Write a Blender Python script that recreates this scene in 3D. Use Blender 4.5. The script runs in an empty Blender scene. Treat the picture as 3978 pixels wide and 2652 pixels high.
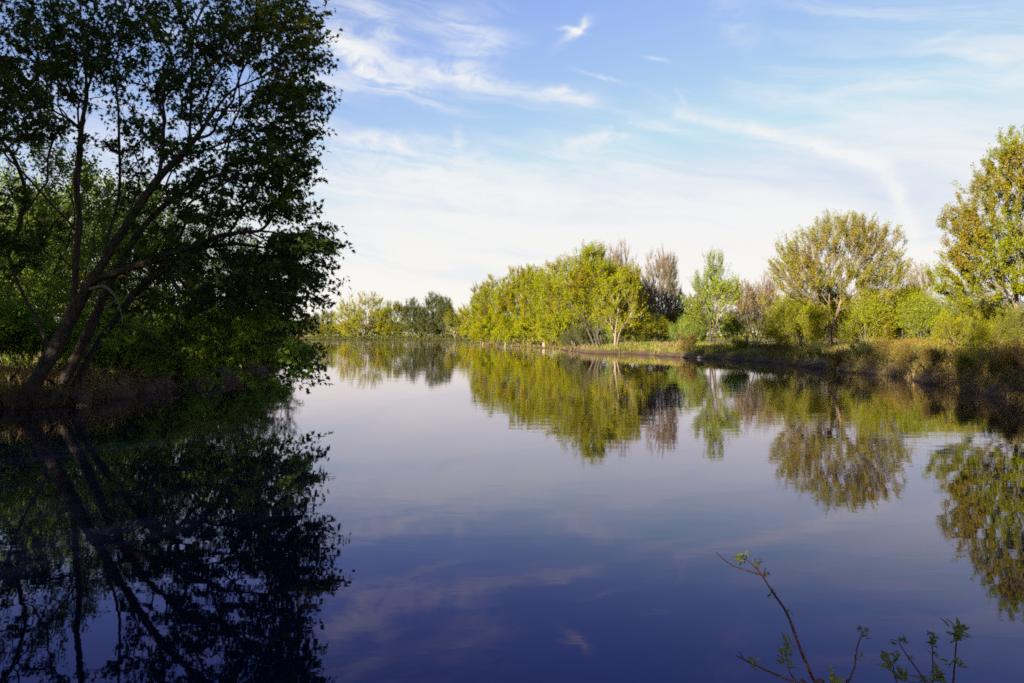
import bpy, math, random
import numpy as np

# ------------------------------------------------------------------ camera, sky, sun, exposure
SC = bpy.context.scene
COL = SC.collection
F, CX, HZ, CAMH = 1764.0, 1176.0, 770.0, 2.3      # lens constant, optical axis, horizon row, eye height
rad = math.radians

cam_d = bpy.data.cameras.new("camera")
cam_d.sensor_width = 36.0
cam_d.lens = 36.0 * F / 2352.0
cam_d.shift_y = -14.0 / 2352.0
cam_d.clip_start = 0.05
cam_d.clip_end = 9000.0
cam = bpy.data.objects.new("camera", cam_d)
cam.location = (0, 0, CAMH)
cam.rotation_euler = (rad(90), 0, 0)
COL.objects.link(cam)
SC.camera = cam

SUN_EL, SUN_AZ = rad(13.0), rad(217.0)             # azimuth clockwise from +Y (ahead): behind, to the left
SKY_STRENGTH = 0.072
SUN_STRENGTH = 5.0
SC.view_settings.view_transform = 'Standard'
SC.view_settings.look = 'None'
SC.view_settings.gamma = 1.0
SC.view_settings.exposure = 2.3
SC.cycles.max_bounces = 5
SC.cycles.diffuse_bounces = 4
SC.cycles.glossy_bounces = 3
SC.cycles.transmission_bounces = 3
SC.cycles.use_denoising = False
SC.cycles.filter_width = 1.7

sun_d = bpy.data.lights.new("sun", 'SUN')
sun_d.energy = SUN_STRENGTH
sun_d.angle = rad(0.53)
sun_d.color = (1.0, 0.87, 0.60)
sun = bpy.data.objects.new("sun", sun_d)
sun.rotation_euler = (rad(90) - SUN_EL, 0, rad(180) - SUN_AZ)
sun.location = (-40, -40, 40)
COL.objects.link(sun)


class Nodes:
    def __init__(self, tree):
        self.t = tree

    def new(self, kind, **kw):
        n = self.t.nodes.new(kind)
        for k, v in kw.items():
            setattr(n, k, v)
        return n

    def link(self, a, b):
        self.t.links.new(a, b)

    def put(self, sock, v):
        if isinstance(v, bpy.types.NodeSocket):
            self.link(v, sock)
        elif isinstance(v, (tuple, list)) and sock.type == 'RGBA' and len(v) == 3:
            sock.default_value = (*v, 1.0)
        else:
            sock.default_value = v

    def m(self, op, a, b=0.0, c=0.0, clamp=False):
        n = self.new('ShaderNodeMath', operation=op)
        n.use_clamp = clamp
        for i, v in enumerate((a, b, c)):
            self.put(n.inputs[i], v)
        return n.outputs[0]

    def ramp(self, v, a, b, to0=0.0, to1=1.0, smooth=True):
        n = self.new('ShaderNodeMapRange')
        n.interpolation_type = 'SMOOTHSTEP' if smooth else 'LINEAR'
        n.clamp = True
        for i, x in enumerate((v, a, b, to0, to1)):
            self.put(n.inputs[i], x)
        return n.outputs[0]

    def mix(self, f, a, b):
        n = self.new('ShaderNodeMix', data_type='RGBA')
        self.put(n.inputs[0], f)
        self.put(n.inputs[6], a)
        self.put(n.inputs[7], b)
        return n.outputs[2]

    def xyz(self, x, y, z):
        n = self.new('ShaderNodeCombineXYZ')
        for i, v in enumerate((x, y, z)):
            self.put(n.inputs[i], v)
        return n.outputs[0]

    def noise(self, vec, scale, detail=3.0, rough=0.5, dist=0.0):
        n = self.new('ShaderNodeTexNoise')
        if vec is not None:
            self.link(vec, n.inputs['Vector'])
        n.inputs['Scale'].default_value = scale
        n.inputs['Detail'].default_value = detail
        n.inputs['Roughness'].default_value = rough
        n.inputs['Distortion'].default_value = dist
        return n.outputs[0]


def ang(px, py):
    """direction of a point of the sky: azimuth and elevation in radians"""
    a = math.atan2(px - CX, F)
    e = math.atan2((HZ - py) * math.cos(a), F)
    return a, e


def build_world():
    w = bpy.data.worlds.new("World")
    SC.world = w
    w.use_nodes = True
    t = w.node_tree
    t.nodes.clear()
    N = Nodes(t)
    out = N.new('ShaderNodeOutputWorld')
    bg = N.new('ShaderNodeBackground')
    bg.inputs['Strength'].default_value = SKY_STRENGTH
    N.link(bg.outputs[0], out.inputs[0])
    sky = N.new('ShaderNodeTexSky', sky_type='NISHITA')
    sky.sun_disc = False
    sky.sun_elevation = SUN_EL
    sky.sun_rotation = SUN_AZ
    sky.air_density = 1.0
    sky.dust_density = 1.2
    sky.ozone_density = 2.2
    tc = N.new('ShaderNodeTexCoord')
    sep = N.new('ShaderNodeSeparateXYZ')
    N.link(tc.outputs['Generated'], sep.inputs[0])
    x, y, z = sep.outputs
    az = N.m('ARCTAN2', x, y)
    el = N.m('ARCSINE', z)
    # warped coordinates for the cirrus
    v0 = N.xyz(N.m('MULTIPLY', az, 1.0), N.m('MULTIPLY', el, 2.4), 0.0)
    warp = N.m('SUBTRACT', N.noise(v0, 5.0, 4.0, 0.6), 0.5)
    el_w = N.m('ADD', el, N.m('MULTIPLY', warp, 0.055))
    az_w = N.m('ADD', az, N.m('MULTIPLY', N.m('SUBTRACT', N.noise(N.xyz(az, N.m('MULTIPLY', el, 2.0), 7.3), 6.0, 4.0, 0.6), 0.5), 0.07))
    # streaks: long along a slightly falling line
    s = N.m('ADD', el_w, N.m('MULTIPLY', az, 0.16))
    streak = N.noise(N.xyz(N.m('MULTIPLY', az_w, 2.2), N.m('MULTIPLY', s, 17.0), 1.7), 2.0, 6.0, 0.58, 0.6)
    fine = N.noise(N.xyz(N.m('MULTIPLY', az_w, 9.0), N.m('MULTIPLY', el_w, 16.0), 3.1), 3.0, 6.0, 0.62, 0.8)
    broad = N.noise(N.xyz(az, N.m('MULTIPLY', s, 3.0), 4.4), 2.6, 3.0, 0.5, 0.3)
    # veil: nearly full near the horizon, breaking up with height, higher towards the right
    tilt = N.m('SUBTRACT', el, N.m('MULTIPLY', N.m('ADD', az, 0.25), 0.10))
    base = N.ramp(tilt, 0.03, 0.33, 0.86, 0.02, smooth=False)
    veil = N.m('ADD', base, N.m('MULTIPLY', N.m('SUBTRACT', broad, 0.5), 1.0))
    veil = N.m('ADD', veil, N.m('MULTIPLY', N.m('SUBTRACT', streak, 0.5), 1.35))
    for (px, py, L, Wd, tl, amp) in [(1900, 400, 420, 55, 14, .30), (930, 270, 260, 40, 0, .30), (2120, 500, 160, 70, 30, .34), (1020, 482, 110, 10, 2, .35),
                                     (1500, 90, 300, 60, 12, .15), (1500, 575, 240, 9, 0, .2)]:
        a0, e0 = ang(px, py)
        da, de = N.m('SUBTRACT', az_w, a0), N.m('SUBTRACT', el_w, e0)
        ct, st = math.cos(rad(tl)), math.sin(rad(tl))
        u = N.m('MULTIPLY_ADD', da, ct * F / L, N.m('MULTIPLY', de, -st * F / L))
        v = N.m('MULTIPLY_ADD', da, st * F / Wd, N.m('MULTIPLY', de, ct * F / Wd))
        g = N.m('EXPONENT', N.m('MULTIPLY', N.m('ADD', N.m('MULTIPLY', u, u), N.m('MULTIPLY', v, v)), -0.8))
        veil = N.m('MULTIPLY_ADD', g, -amp, veil)
    veil = N.ramp(veil, 0.0, 0.85, 0.0, 0.92)
    # named wisps: centre, half length, half width (view units), tilt in degrees down to the right, weight
    wisps = [(905, 185, 115, 17, 20, .58), (1080, 174, 135, 12, 11, .62), (1090, 120, 60, 26, -20, .45),
             (1308, 78, 34, 6, -32, .55), (1296, 73, 24, 4, 12, .5), (1326, 66, 16, 4, -55, .4), (1300, 222, 60, 9, 14, .6), (785, 110, 90, 30, 40, .6), (870, 70, 75, 24, 45, .4),
             (1512, 136, 30, 3, 10, .4), (2172, 97, 40, 5, -8, .45), (1362, 186, 38, 3, 18, .5), (880, 328, 120, 12, 0, .7),
             (1060, 336, 24, 9, -70, .4), (1390, 318, 80, 13, -8, .7), (1050, 50, 40, 16, 10, .4), (1556, 226, 16, 4, 65, .3),
             (1700, 40, 60, 26, 50, .25), (960, 400, 260, 34, 1, .5), (1250, 470, 330, 26, 4, .45)]
    tot = None
    for (px, py, L, Wd, tl, amp) in wisps:
        a0, e0 = ang(px, py)
        da = N.m('SUBTRACT', az_w, a0)
        de = N.m('SUBTRACT', el_w, e0)
        ct, st = math.cos(rad(tl)), math.sin(rad(tl))
        L, Wd, amp = L * 1.15, Wd * 1.35, amp * 1.35
        u = N.m('MULTIPLY_ADD', da, ct * F / L, N.m('MULTIPLY', de, -st * F / L))
        v = N.m('MULTIPLY_ADD', da, st * F / Wd, N.m('MULTIPLY', de, ct * F / Wd))
        g = N.m('EXPONENT', N.m('MULTIPLY', N.m('ADD', N.m('MULTIPLY', u, u), N.m('MULTIPLY', v, v)), -0.8))
        g = N.m('MULTIPLY', g, amp)
        tot = g if tot is None else N.m('ADD', tot, g)
    tot = N.m('MULTIPLY', tot, N.ramp(N.m('ADD', N.m('MULTIPLY', fine, .5), N.m('MULTIPLY', streak, .5)), 0.36, 0.62, 0.08, 1.15))
    # old spreading contrail, three legs
    pts = [(1560, 262), (1720, 292), (1880, 332), (2030, 384), (2062, 440), (2105, 540)]
    amps = [.8, 1.4, 1.5, 1.2, 1.1]
    wid = [12, 14, 18, 18, 15]
    trail = None
    az_t = N.m('ADD', az, N.m('MULTIPLY', warp, 0.012))
    el_t = N.m('ADD', el, N.m('MULTIPLY', warp, 0.012))
    for i in range(5):
        (a0, e0), (a1, e1) = ang(*pts[i]), ang(*pts[i + 1])
        ax, ay = a1 - a0, e1 - e0
        L2 = ax * ax + ay * ay
        da = N.m('SUBTRACT', az_t, a0)
        de = N.m('SUBTRACT', el_t, e0)
        h = N.m('MULTIPLY_ADD', da, ax / L2, N.m('MULTIPLY', de, ay / L2), clamp=True)
        dx = N.m('SUBTRACT', da, N.m('MULTIPLY', h, ax))
        dy = N.m('SUBTRACT', de, N.m('MULTIPLY', h, ay))
        q = N.m('ADD', N.m('MULTIPLY', dx, dx), N.m('MULTIPLY', dy, dy))
        g = N.m('MULTIPLY', N.m('EXPONENT', N.m('MULTIPLY', q, -(F / wid[i]) ** 2)), amps[i])
        trail = g if trail is None else N.m('MAXIMUM', trail, g)
    trail = N.m('MULTIPLY', trail, N.ramp(fine, 0.3, 0.65, 0.5, 1.0))
    front = N.ramp(y, 0.0, 0.2)
    tot = N.m('MULTIPLY', N.m('ADD', N.m('MULTIPLY', tot, 0.95), N.m('MULTIPLY', trail, 0.9)), front)
    dens = N.m('ADD', veil, N.m('MULTIPLY', tot, N.m('SUBTRACT', 1.0, veil)), clamp=True)
    hs = N.new('ShaderNodeHueSaturation')
    hs.inputs['Saturation'].default_value = 1.06
    hs.inputs['Value'].default_value = 1.0
    N.link(sky.outputs[0], hs.inputs['Color'])
    vm = N.new('ShaderNodeVectorMath', operation='MULTIPLY')
    vm.inputs[1].default_value = (.80, .64, .71)
    N.link(hs.outputs[0], vm.inputs[0])
    vmin = N.new('ShaderNodeVectorMath', operation='MINIMUM')
    vmin.inputs[1].default_value = (1.85, 2.10, 2.48)
    N.link(vm.outputs[0], vmin.inputs[0])
    cc = N.mix(N.ramp(el, 0.0, 0.22), (2.82, 2.70, 2.50), (2.48, 2.52, 2.56))
    mixed = N.mix(dens, vmin.outputs[0], cc)
    N.link(mixed, bg.inputs['Color'])


build_world()


# ------------------------------------------------------------------ general helpers
def P(px, py, Y):
    return np.array([(px - CX) / F * Y, Y, CAMH + (HZ - py) / F * Y])


def unit(v, ax=-1):
    return v / np.maximum(np.linalg.norm(v, axis=ax, keepdims=True), 1e-9)


class MB:
    """collects vertices and equal-sided faces; builds ONE mesh object"""
    def __init__(self):
        self.V, self.Fc, self.T, self.n = [], [], [], 0

    def add(self, V, faces, tint=None):
        V = np.asarray(V, float).reshape(-1, 3)
        faces = np.asarray(faces, int)
        self.V.append(V)
        self.Fc.append(faces + self.n)
        self.T.append(np.zeros(len(faces)) if tint is None else np.asarray(tint, float))
        self.n += len(V)

    def mesh(self, name, mat=None, smooth=False):
        me = bpy.data.meshes.new(name)
        V = np.concatenate(self.V)
        loops = np.concatenate([f.ravel() for f in self.Fc]).astype(np.int32)
        tot = np.concatenate([np.full(len(f), f.shape[1], np.int32) for f in self.Fc])
        start = np.concatenate([[0], np.cumsum(tot)[:-1]]).astype(np.int32)
        me.vertices.add(len(V))
        me.vertices.foreach_set('co', V.astype(np.float32).ravel())
        me.loops.add(len(loops))
        me.loops.foreach_set('vertex_index', loops)
        me.polygons.add(len(tot))
        me.polygons.foreach_set('loop_start', start)
        me.polygons.foreach_set('loop_total', tot)
        if smooth:
            me.polygons.foreach_set('use_smooth', np.ones(len(tot), bool))
        at = me.attributes.new('tint', 'FLOAT', 'FACE')
        at.data.foreach_set('value', np.concatenate(self.T).astype(np.float32))
        me.update(calc_edges=True)
        me.validate()
        if mat:
            me.materials.append(mat)
        return me

    def build(self, name, mat=None, parent=None, smooth=False):
        o = bpy.data.objects.new(name, self.mesh(name, mat, smooth))
        COL.objects.link(o)
        if parent:
            o.parent = parent
        return o


def tag(o, label=None, cat=None, group=None, kind=None):
    if label: o['label'] = label
    if cat: o['category'] = cat
    if group: o['group'] = group
    if kind: o['kind'] = kind
    return o


def empty(name, loc, rz=0.0, sc=1.0):
    o = bpy.data.objects.new(name, None)
    o.empty_display_size = 0.3
    o.location = tuple(float(v) for v in loc)
    o.rotation_euler = (0, 0, rz)
    o.scale = (sc, sc, sc) if not isinstance(sc, tuple) else sc
    COL.objects.link(o)
    return o


def copy_tree(o, parent=None):
    c = o.copy()
    COL.objects.link(c)
    c.parent = parent
    for ch in list(o.children):
        copy_tree(ch, c)
    return c


def dup(root, loc, rz, sc, label, group=None, leaf=None):
    c = copy_tree(root)
    c.location = tuple(float(v) for v in loc)
    c.rotation_euler = (0, 0, rz)
    c.scale = (sc, sc, sc) if not isinstance(sc, tuple) else sc
    c['label'] = label
    if group: c['group'] = group
    if leaf:
        for ch in c.children:
            if ch.name.startswith('crown'):
                ch.material_slots[0].link = 'OBJECT'
                ch.material_slots[0].material = leaf
    return c


# ------------------------------------------------------------------ materials
def mat_new(name):
    m = bpy.data.materials.new(name)
    m.use_nodes = True
    t = m.node_tree
    t.nodes.clear()
    N = Nodes(t)
    out = N.new('ShaderNodeOutputMaterial')
    return m, N, out


def leaf_mat(name, a, b, c, trans=0.35, patch=0.25):
    """a, b: the range from leaf to leaf; c: a second hue that comes in clumps"""
    m, N, out = mat_new(name)
    at = N.new('ShaderNodeAttribute', attribute_name='tint')
    tc = N.new('ShaderNodeTexCoord')
    col = N.mix(at.outputs['Fac'], a, b)
    nz = N.noise(tc.outputs['Object'], patch, 2.0, 0.5)
    col = N.mix(N.ramp(nz, 0.42, 0.66, 0.0, 0.85), col, c)
    d = N.new('ShaderNodeBsdfDiffuse')
    N.link(col, d.inputs['Color'])
    tr = N.new('ShaderNodeBsdfTranslucent')
    N.link(col, tr.inputs['Color'])
    g = N.new('ShaderNodeBsdfGlossy')
    g.inputs['Roughness'].default_value = 0.55
    g.inputs['Color'].default_value = (1, 1, 1, 1)
    mx = N.new('ShaderNodeMixShader')
    mx.inputs[0].default_value = trans
    N.link(d.outputs[0], mx.inputs[1])
    N.link(tr.outputs[0], mx.inputs[2])
    m2 = N.new('ShaderNodeMixShader')
    m2.inputs[0].default_value = 0.0015
    N.link(mx.outputs[0], m2.inputs[1])
    N.link(g.outputs[0], m2.inputs[2])
    N.link(m2.outputs[0], out.inputs[0])
    return m


def bark_mat(name, a, b, ridge=9.0, bump=0.5):
    m, N, out = mat_new(name)
    tc = N.new('ShaderNodeTexCoord')
    mp = N.new('ShaderNodeMapping')
    mp.inputs['Scale'].default_value = (1, 1, 0.22)
    N.link(tc.outputs['Object'], mp.inputs[0])
    n1 = N.noise(mp.outputs[0], ridge, 5.0, 0.65, 0.4)
    n2 = N.noise(tc.outputs['Object'], 0.8, 3.0, 0.6)
    col = N.mix(N.ramp(n1, 0.3, 0.7), a, b)
    col = N.mix(N.ramp(n2, 0.45, 0.75, 0.0, 0.5), col, tuple(0.55 * v for v in a))
    p = N.new('ShaderNodeBsdfPrincipled')
    N.link(col, p.inputs['Base Color'])
    p.inputs['Roughness'].default_value = 0.9
    p.inputs['Specular IOR Level'].default_value = 0.15
    bp = N.new('ShaderNodeBump')
    bp.inputs['Strength'].default_value = bump
    bp.inputs['Distance'].default_value = 0.05
    N.link(n1, bp.inputs['Height'])
    N.link(bp.outputs[0], p.inputs['Normal'])
    N.link(p.outputs[0], out.inputs[0])
    return m


LF = {
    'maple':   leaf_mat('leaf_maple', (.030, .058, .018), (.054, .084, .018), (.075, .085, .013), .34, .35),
    'wood':    leaf_mat('leaf_wood', (.085, .160, .028), (.150, .210, .028), (.190, .200, .024), .35, .22),
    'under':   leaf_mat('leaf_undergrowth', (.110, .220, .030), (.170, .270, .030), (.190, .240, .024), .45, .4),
    'lime':    leaf_mat('leaf_lime', (.150, .172, .002), (.215, .225, .003), (.200, .165, .003), .36, .22),
    'gold':    leaf_mat('leaf_gold', (.175, .190, .003), (.225, .230, .005), (.220, .180, .005), .36, .18),
    'olive':   leaf_mat('leaf_olive', (.105, .125, .010), (.145, .155, .012), (.130, .110, .010), .33, .16),
    'dark':    leaf_mat('leaf_dark', (.050, .065, .020), (.080, .090, .024), (.060, .060, .020), .30, .16),
    'spring':  leaf_mat('leaf_spring', (.140, .185, .006), (.195, .225, .010), (.175, .190, .008), .38, .2),
    'edge':    leaf_mat('leaf_edge', (.130, .160, .003), (.185, .190, .004), (.190, .135, .014), .36, .2),
    'broad':   leaf_mat('leaf_broad', (.150, .145, .010), (.195, .180, .014), (.175, .125, .020), .34, .25),
    'bud':     leaf_mat('leaf_bud', (.160, .112, .068), (.195, .138, .080), (.155, .105, .060), .25, .2),
    'rust':    leaf_mat('leaf_rust', (.170, .100, .026), (.215, .145, .030), (.110, .130, .020), .3, .28),
    'fore':    leaf_mat('leaf_foreground', (.120, .160, .070), (.260, .290, .100), (.160, .190, .060), .35, 8.0),
}
BK = {
    'maple': bark_mat('bark_maple', (.026, .021, .017), (.085, .069, .056), 11.0, 1.0),
    'grey':  bark_mat('bark_grey', (.085, .068, .055), (.140, .112, .092), 6.0, .5),
    'pale':  bark_mat('bark_pale', (.130, .100, .078), (.195, .155, .125), 6.0, .5),
    'dark':  bark_mat('bark_dark', (.035, .030, .026), (.060, .050, .042), 6.0, .5),
    'twig':  bark_mat('bark_twig', (.105, .074, .058), (.150, .108, .088), 4.0, .2),
    'stem':  bark_mat('bark_red_stem', (.085, .038, .036), (.130, .064, .055), 60.0, .3),
    'drift': bark_mat('bark_drift', (.090, .078, .066), (.160, .138, .115), 9.0, .6),
}


# ------------------------------------------------------------------ the river and the ground
SHORE = np.array([(-6, 2.5), (0, 2.9), (6, 3.2), (11, 6), (16.2, 13), (17.4, 24.0), (17.9, 27), (18.8, 31.9), (19.9, 36.9), (21.4, 41.5),
                  (21.7, 44), (20.7, 47.7), (20.9, 52), (21.3, 56.3), (22, 65.4), (19.6, 72), (19, 76), (17.6, 81), (16.6, 88), (15, 95),
                  (10.5, 96.6), (8.6, 110), (7.4, 123), (2, 150), (-8.7, 203), (-4, 232), (14, 290), (15, 330), (-15, 345), (-58, 384),
                  (-93, 402), (-150, 415), (-230, 430), (-330, 440), (-340, 350), (-120, 240), (-55, 140), (-24, 75), (-15.8, 52),
                  (-15.0, 43), (-15.3, 35.3), (-14.2, 28), (-14.2, 25.2), (-16, 23.6), (-15, 15), (-11, 6)], float)


def sdist(x, y):
    """signed distance to the waterline: positive on land"""
    p = np.stack([x, y], -1)
    a = SHORE
    b = np.roll(SHORE, -1, 0)
    best = np.full(x.shape, 1e9)
    inside = np.zeros(x.shape, bool)
    for (ax, ay), (bx, by) in zip(a, b):
        ex, ey = bx - ax, by - ay
        t = np.clip(((x - ax) * ex + (y - ay) * ey) / (ex * ex + ey * ey), 0, 1)
        best = np.minimum(best, np.hypot(x - ax - t * ex, y - ay - t * ey))
        c = ((ay > y) != (by > y)) & (x < (bx - ax) * (y - ay) / (by - ay + 1e-12) + ax)
        inside ^= c
    return np.where(inside, -best, best)


def wob(x, y, s, k=0.0):
    return (np.sin(x * 1.3 / s + 1.7 * np.sin(y * .7 / s + k)) + np.sin(y * 1.1 / s + 1.3 * np.sin(x * .9 / s + 2 * k) + k)
            + .6 * np.sin((x + y) * 2.3 / s + 3 * k)) / 2.6


def sm(a, b, v):
    t = np.clip((v - a) / (b - a), 0, 1)
    return t * t * (3 - 2 * t)


def ground(x, y):
    x = np.asarray(x, float)
    y = np.asarray(y, float)
    d = sdist(x, y)
    far = np.clip(np.hypot(x, y) / 60.0, 0.15, 3.0)
    d = d + (0.7 * wob(x, y, 1.6, .3) + .5 * wob(x, y, .5, 1.3)) * np.clip(far, .15, 1.4)
    low = sm(105, 130, y)                                    # the spit and the far shore are low and flat
    step = 0.55 - 0.40 * low
    land = step * sm(-.05, .55 + 2.5 * low, d) + (0.55 - .1 * low) * sm(.3, 7 + 10 * low, d) + .5 * sm(8, 40, d)
    land = land + .10 * wob(x, y, 1.1, .8) * sm(.2, 2, d) + .2 * wob(x, y, 7, 2.2) * sm(1, 8, d)
    water = -1.6 * sm(0, 6, -d) - .12
    return np.where(d > -.05, np.maximum(land, -.1), water)


def build_ground():
    r = [0.6]
    while r[-1] < 4500:
        r.append(r[-1] * 1.024 if r[-1] > 4 else r[-1] + .12)
    r = np.array(r)
    th = np.concatenate([np.linspace(-48, 48, 430, endpoint=False), np.linspace(48, 312, 110, endpoint=False)])
    th = np.radians(th)
    R, T = np.meshgrid(r, th, indexing='ij')
    X, Y = R * np.sin(T), R * np.cos(T)
    Z = ground(X, Y)
    V = np.stack([X, Y, Z], -1).reshape(-1, 3)
    nr, nt = R.shape
    i, j = np.meshgrid(np.arange(nr - 1), np.arange(nt), indexing='ij')
    j2 = (j + 1) % nt
    Q = np.stack([i * nt + j, i * nt + j2, (i + 1) * nt + j2, (i + 1) * nt + j], -1).reshape(-1, 4)
    Q = Q[:, ::-1]
    V = np.concatenate([V, [[0, 0, float(ground(0., 0.))]]])
    tri = np.stack([np.arange(nt), (np.arange(nt) + 1) % nt, np.full(nt, len(V) - 1)], -1)[:, ::-1]
    mb = MB()
    mb.add(V, Q)
    mb.Fc.append(tri)
    mb.T.append(np.zeros(nt))
    m, N, out = mat_new('riverbank_soil')
    geo = N.new('ShaderNodeNewGeometry')
    sp = N.new('ShaderNodeSeparateXYZ')
    N.link(geo.outputs['Position'], sp.inputs[0])
    n1 = N.noise(geo.outputs['Position'], .35, 5, .6)
    n2 = N.noise(geo.outputs['Position'], 3.0, 5, .65)
    n3 = N.noise(geo.outputs['Position'], 14.0, 4, .7)
    soil = N.mix(n2, (.045, .032, .022), (.105, .074, .050))
    grass = N.mix(n2, (.075, .095, .020), (.130, .140, .030))
    dry = N.mix(n3, (.150, .110, .060), (.215, .165, .085))
    g2 = N.mix(N.ramp(n1, .42, .62), grass, dry)
    h = N.m('ADD', sp.outputs[2], N.m('MULTIPLY', N.m('SUBTRACT', n2, .5), .5))
    col = N.mix(N.ramp(h, .30, .62), soil, g2)
    col = N.mix(N.ramp(sp.outputs[2], .02, .16), (.035, .026, .020), col)     # wet mud at the waterline
    p = N.new('ShaderNodeBsdfPrincipled')
    N.link(col, p.inputs['Base Color'])
    p.inputs['Roughness'].default_value = .95
    p.inputs['Specular IOR Level'].default_value = .1
    bp = N.new('ShaderNodeBump')
    bp.inputs['Distance'].default_value = .12
    bp.inputs['Strength'].default_value = .7
    N.link(n3, bp.inputs['Height'])
    N.link(bp.outputs[0], p.inputs['Normal'])
    N.link(p.outputs[0], out.inputs[0])
    o = mb.build('ground', m, smooth=True)
    tag(o, 'low earth riverbanks with dry grass round the calm water', 'ground', kind='structure')


def build_water():
    mb = MB()
    S = 4000
    mb.add([(-S, -S, 0), (S, -S, 0), (S, S, 0), (-S, S, 0)], [(0, 1, 2, 3)])
    m, N, out = mat_new('river_water')
    geo = N.new('ShaderNodeNewGeometry')
    pos = geo.outputs['Position']
    mp = N.new('ShaderNodeMapping')
    mp.inputs['Rotation'].default_value = (0, 0, rad(8))
    mp.inputs['Scale'].default_value = (.45, 1.0, 1.0)
    N.link(pos, mp.inputs[0])
    a = N.noise(mp.outputs[0], 2.6, 2.0, .5, .3)
    b = N.noise(mp.outputs[0], .55, 2.0, .5, .2)
    c = N.noise(mp.outputs[0], 9.0, 2.0, .5)
    patch = N.ramp(N.noise(pos, .035, 3.0, .55), .42, .66, .35, 1.5)
    hgt = N.m('ADD', N.m('MULTIPLY', a, .0024), N.m('ADD', N.m('MULTIPLY', b, .006), N.m('MULTIPLY', c, .00035)))
    sp = N.new('ShaderNodeSeparateXYZ')
    N.link(pos, sp.inputs[0])
    farw = N.ramp(sp.outputs[1], 120, 300, 1.0, 7.0)
    hgt = N.m('MULTIPLY', hgt, N.m('MULTIPLY', patch, farw))
    bp = N.new('ShaderNodeBump')
    bp.inputs['Strength'].default_value = 1.0
    bp.inputs['Distance'].default_value = 1.0
    N.link(hgt, bp.inputs['Height'])
    body = N.new('ShaderNodeBsdfDiffuse')
    body.inputs['Color'].default_value = (.002, .003, .012, 1)
    mir = N.new('ShaderNodeBsdfGlossy')
    mir.inputs['Roughness'].default_value = .015
    N.link(bp.outputs[0], mir.inputs['Normal'])
    fr = N.new('ShaderNodeFresnel')
    fr.inputs['IOR'].default_value = 1.333
    N.link(bp.outputs[0], fr.inputs['Normal'])
    f0 = fr.outputs[0]
    fac = N.m('MULTIPLY', f0, N.m('MULTIPLY_ADD', f0, -.45, 1.45), clamp=True)
    t1 = N.mix(N.ramp(f0, .08, .32), (.44, .43, .92), (.86, .83, 1.0))  # violet-blue at steep view angles is painted into the reflection colour
    N.link(N.mix(N.ramp(f0, .32, .70), t1, (1.0, .935, .975)), mir.inputs['Color'])
    mx = N.new('ShaderNodeMixShader')
    N.link(fac, mx.inputs[0])
    N.link(body.outputs[0], mx.inputs[1])
    N.link(mir.outputs[0], mx.inputs[2])
    N.link(mx.outputs[0], out.inputs[0])
    o = mb.build('water', m)
    tag(o, 'calm dark blue river mirroring the trees and sky', 'river', kind='structure')


build_ground()
build_water()


# ------------------------------------------------------------------ tree growing
class Skel:
    def __init__(self):
        self.p, self.par, self.plen, self.dir = [], [], [], []

    def node(self, p, par):
        p = np.asarray(p, float)
        self.p.append(p)
        self.par.append(par)
        if par < 0:
            self.plen.append(0.0)
            self.dir.append(np.array([0, 0, 1.0]))
        else:
            d = p - self.p[par]
            L = np.linalg.norm(d)
            self.plen.append(self.plen[par] + L)
            self.dir.append(d / max(L, 1e-6))
        return len(self.p) - 1

    def path(self, pts, par=-1, step=0.5, attach=False):
        pts = [np.asarray(q, float) for q in pts]
        if attach and self.p:
            par = int(np.argmin(np.linalg.norm(np.array(self.p) - pts[0], axis=1)))
            pts[0] = self.p[par]
        c = catmull(np.array(pts), 4)
        L = np.concatenate([[0], np.cumsum(np.linalg.norm(np.diff(c, axis=0), axis=1))])
        n = max(2, int(L[-1] / step) + 1)
        s = np.linspace(0, L[-1], n)
        q = np.stack([np.interp(s, L, c[:, k]) for k in range(3)], 1)
        ids = []
        for k in range(n):
            if k == 0 and par >= 0:
                continue
            par = self.node(q[k], par)
            ids.append(par)
        return ids


def catmull(p, sub):
    if len(p) < 3:
        t = np.linspace(0, 1, sub + 1)[:, None]
        return p[0] + (p[-1] - p[0]) * t
    q = np.concatenate([[2 * p[0] - p[1]], p, [2 * p[-1] - p[-2]]])
    out = []
    for i in range(1, len(q) - 2):
        for t in np.linspace(0, 1, sub, endpoint=False):
            a, b, c, d = q[i - 1], q[i], q[i + 1], q[i + 2]
            out.append(.5 * (2 * b + (c - a) * t + (2 * a - 5 * b + 4 * c - d) * t * t + (3 * b - a - 3 * c + d) * t ** 3))
    out.append(p[-1])
    return np.array(out)


def colonise(sk, R, w=0.35, upk=0.25, angk=0.55, rng=None, start=0):
    """join every crown point of R to the cheapest place of the growing tree"""
    R = np.asarray(R, float)
    M = len(R)
    best = np.full(M, 1e18)
    bi = np.zeros(M, int)
    left = np.ones(M, bool)

    def upd(i):
        d = R - sk.p[i]
        L = np.linalg.norm(d, axis=1) + 1e-6
        cs = d @ sk.dir[i] / L
        c = L * (1 + angk * (1 - cs) + upk * (1 - d[:, 2] / L)) + w * sk.plen[i]
        k = (c < best) & left
        best[k] = c[k]
        bi[k] = i
    for i in range(start, len(sk.p)):
        upd(i)
    for _ in range(M):
        j = int(np.argmin(np.where(left, best, 1e18)))
        left[j] = False
        i = int(bi[j])
        a, b = sk.p[i], R[j]
        L = np.linalg.norm(b - a)
        if L > 0.5:
            mid = (a + b) / 2 + sk.dir[i] * L * .10 + rng.normal(0, .05 * L, 3)
            i = sk.node(mid, i)
            upd(i)
        upd(sk.node(b, i))


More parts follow.
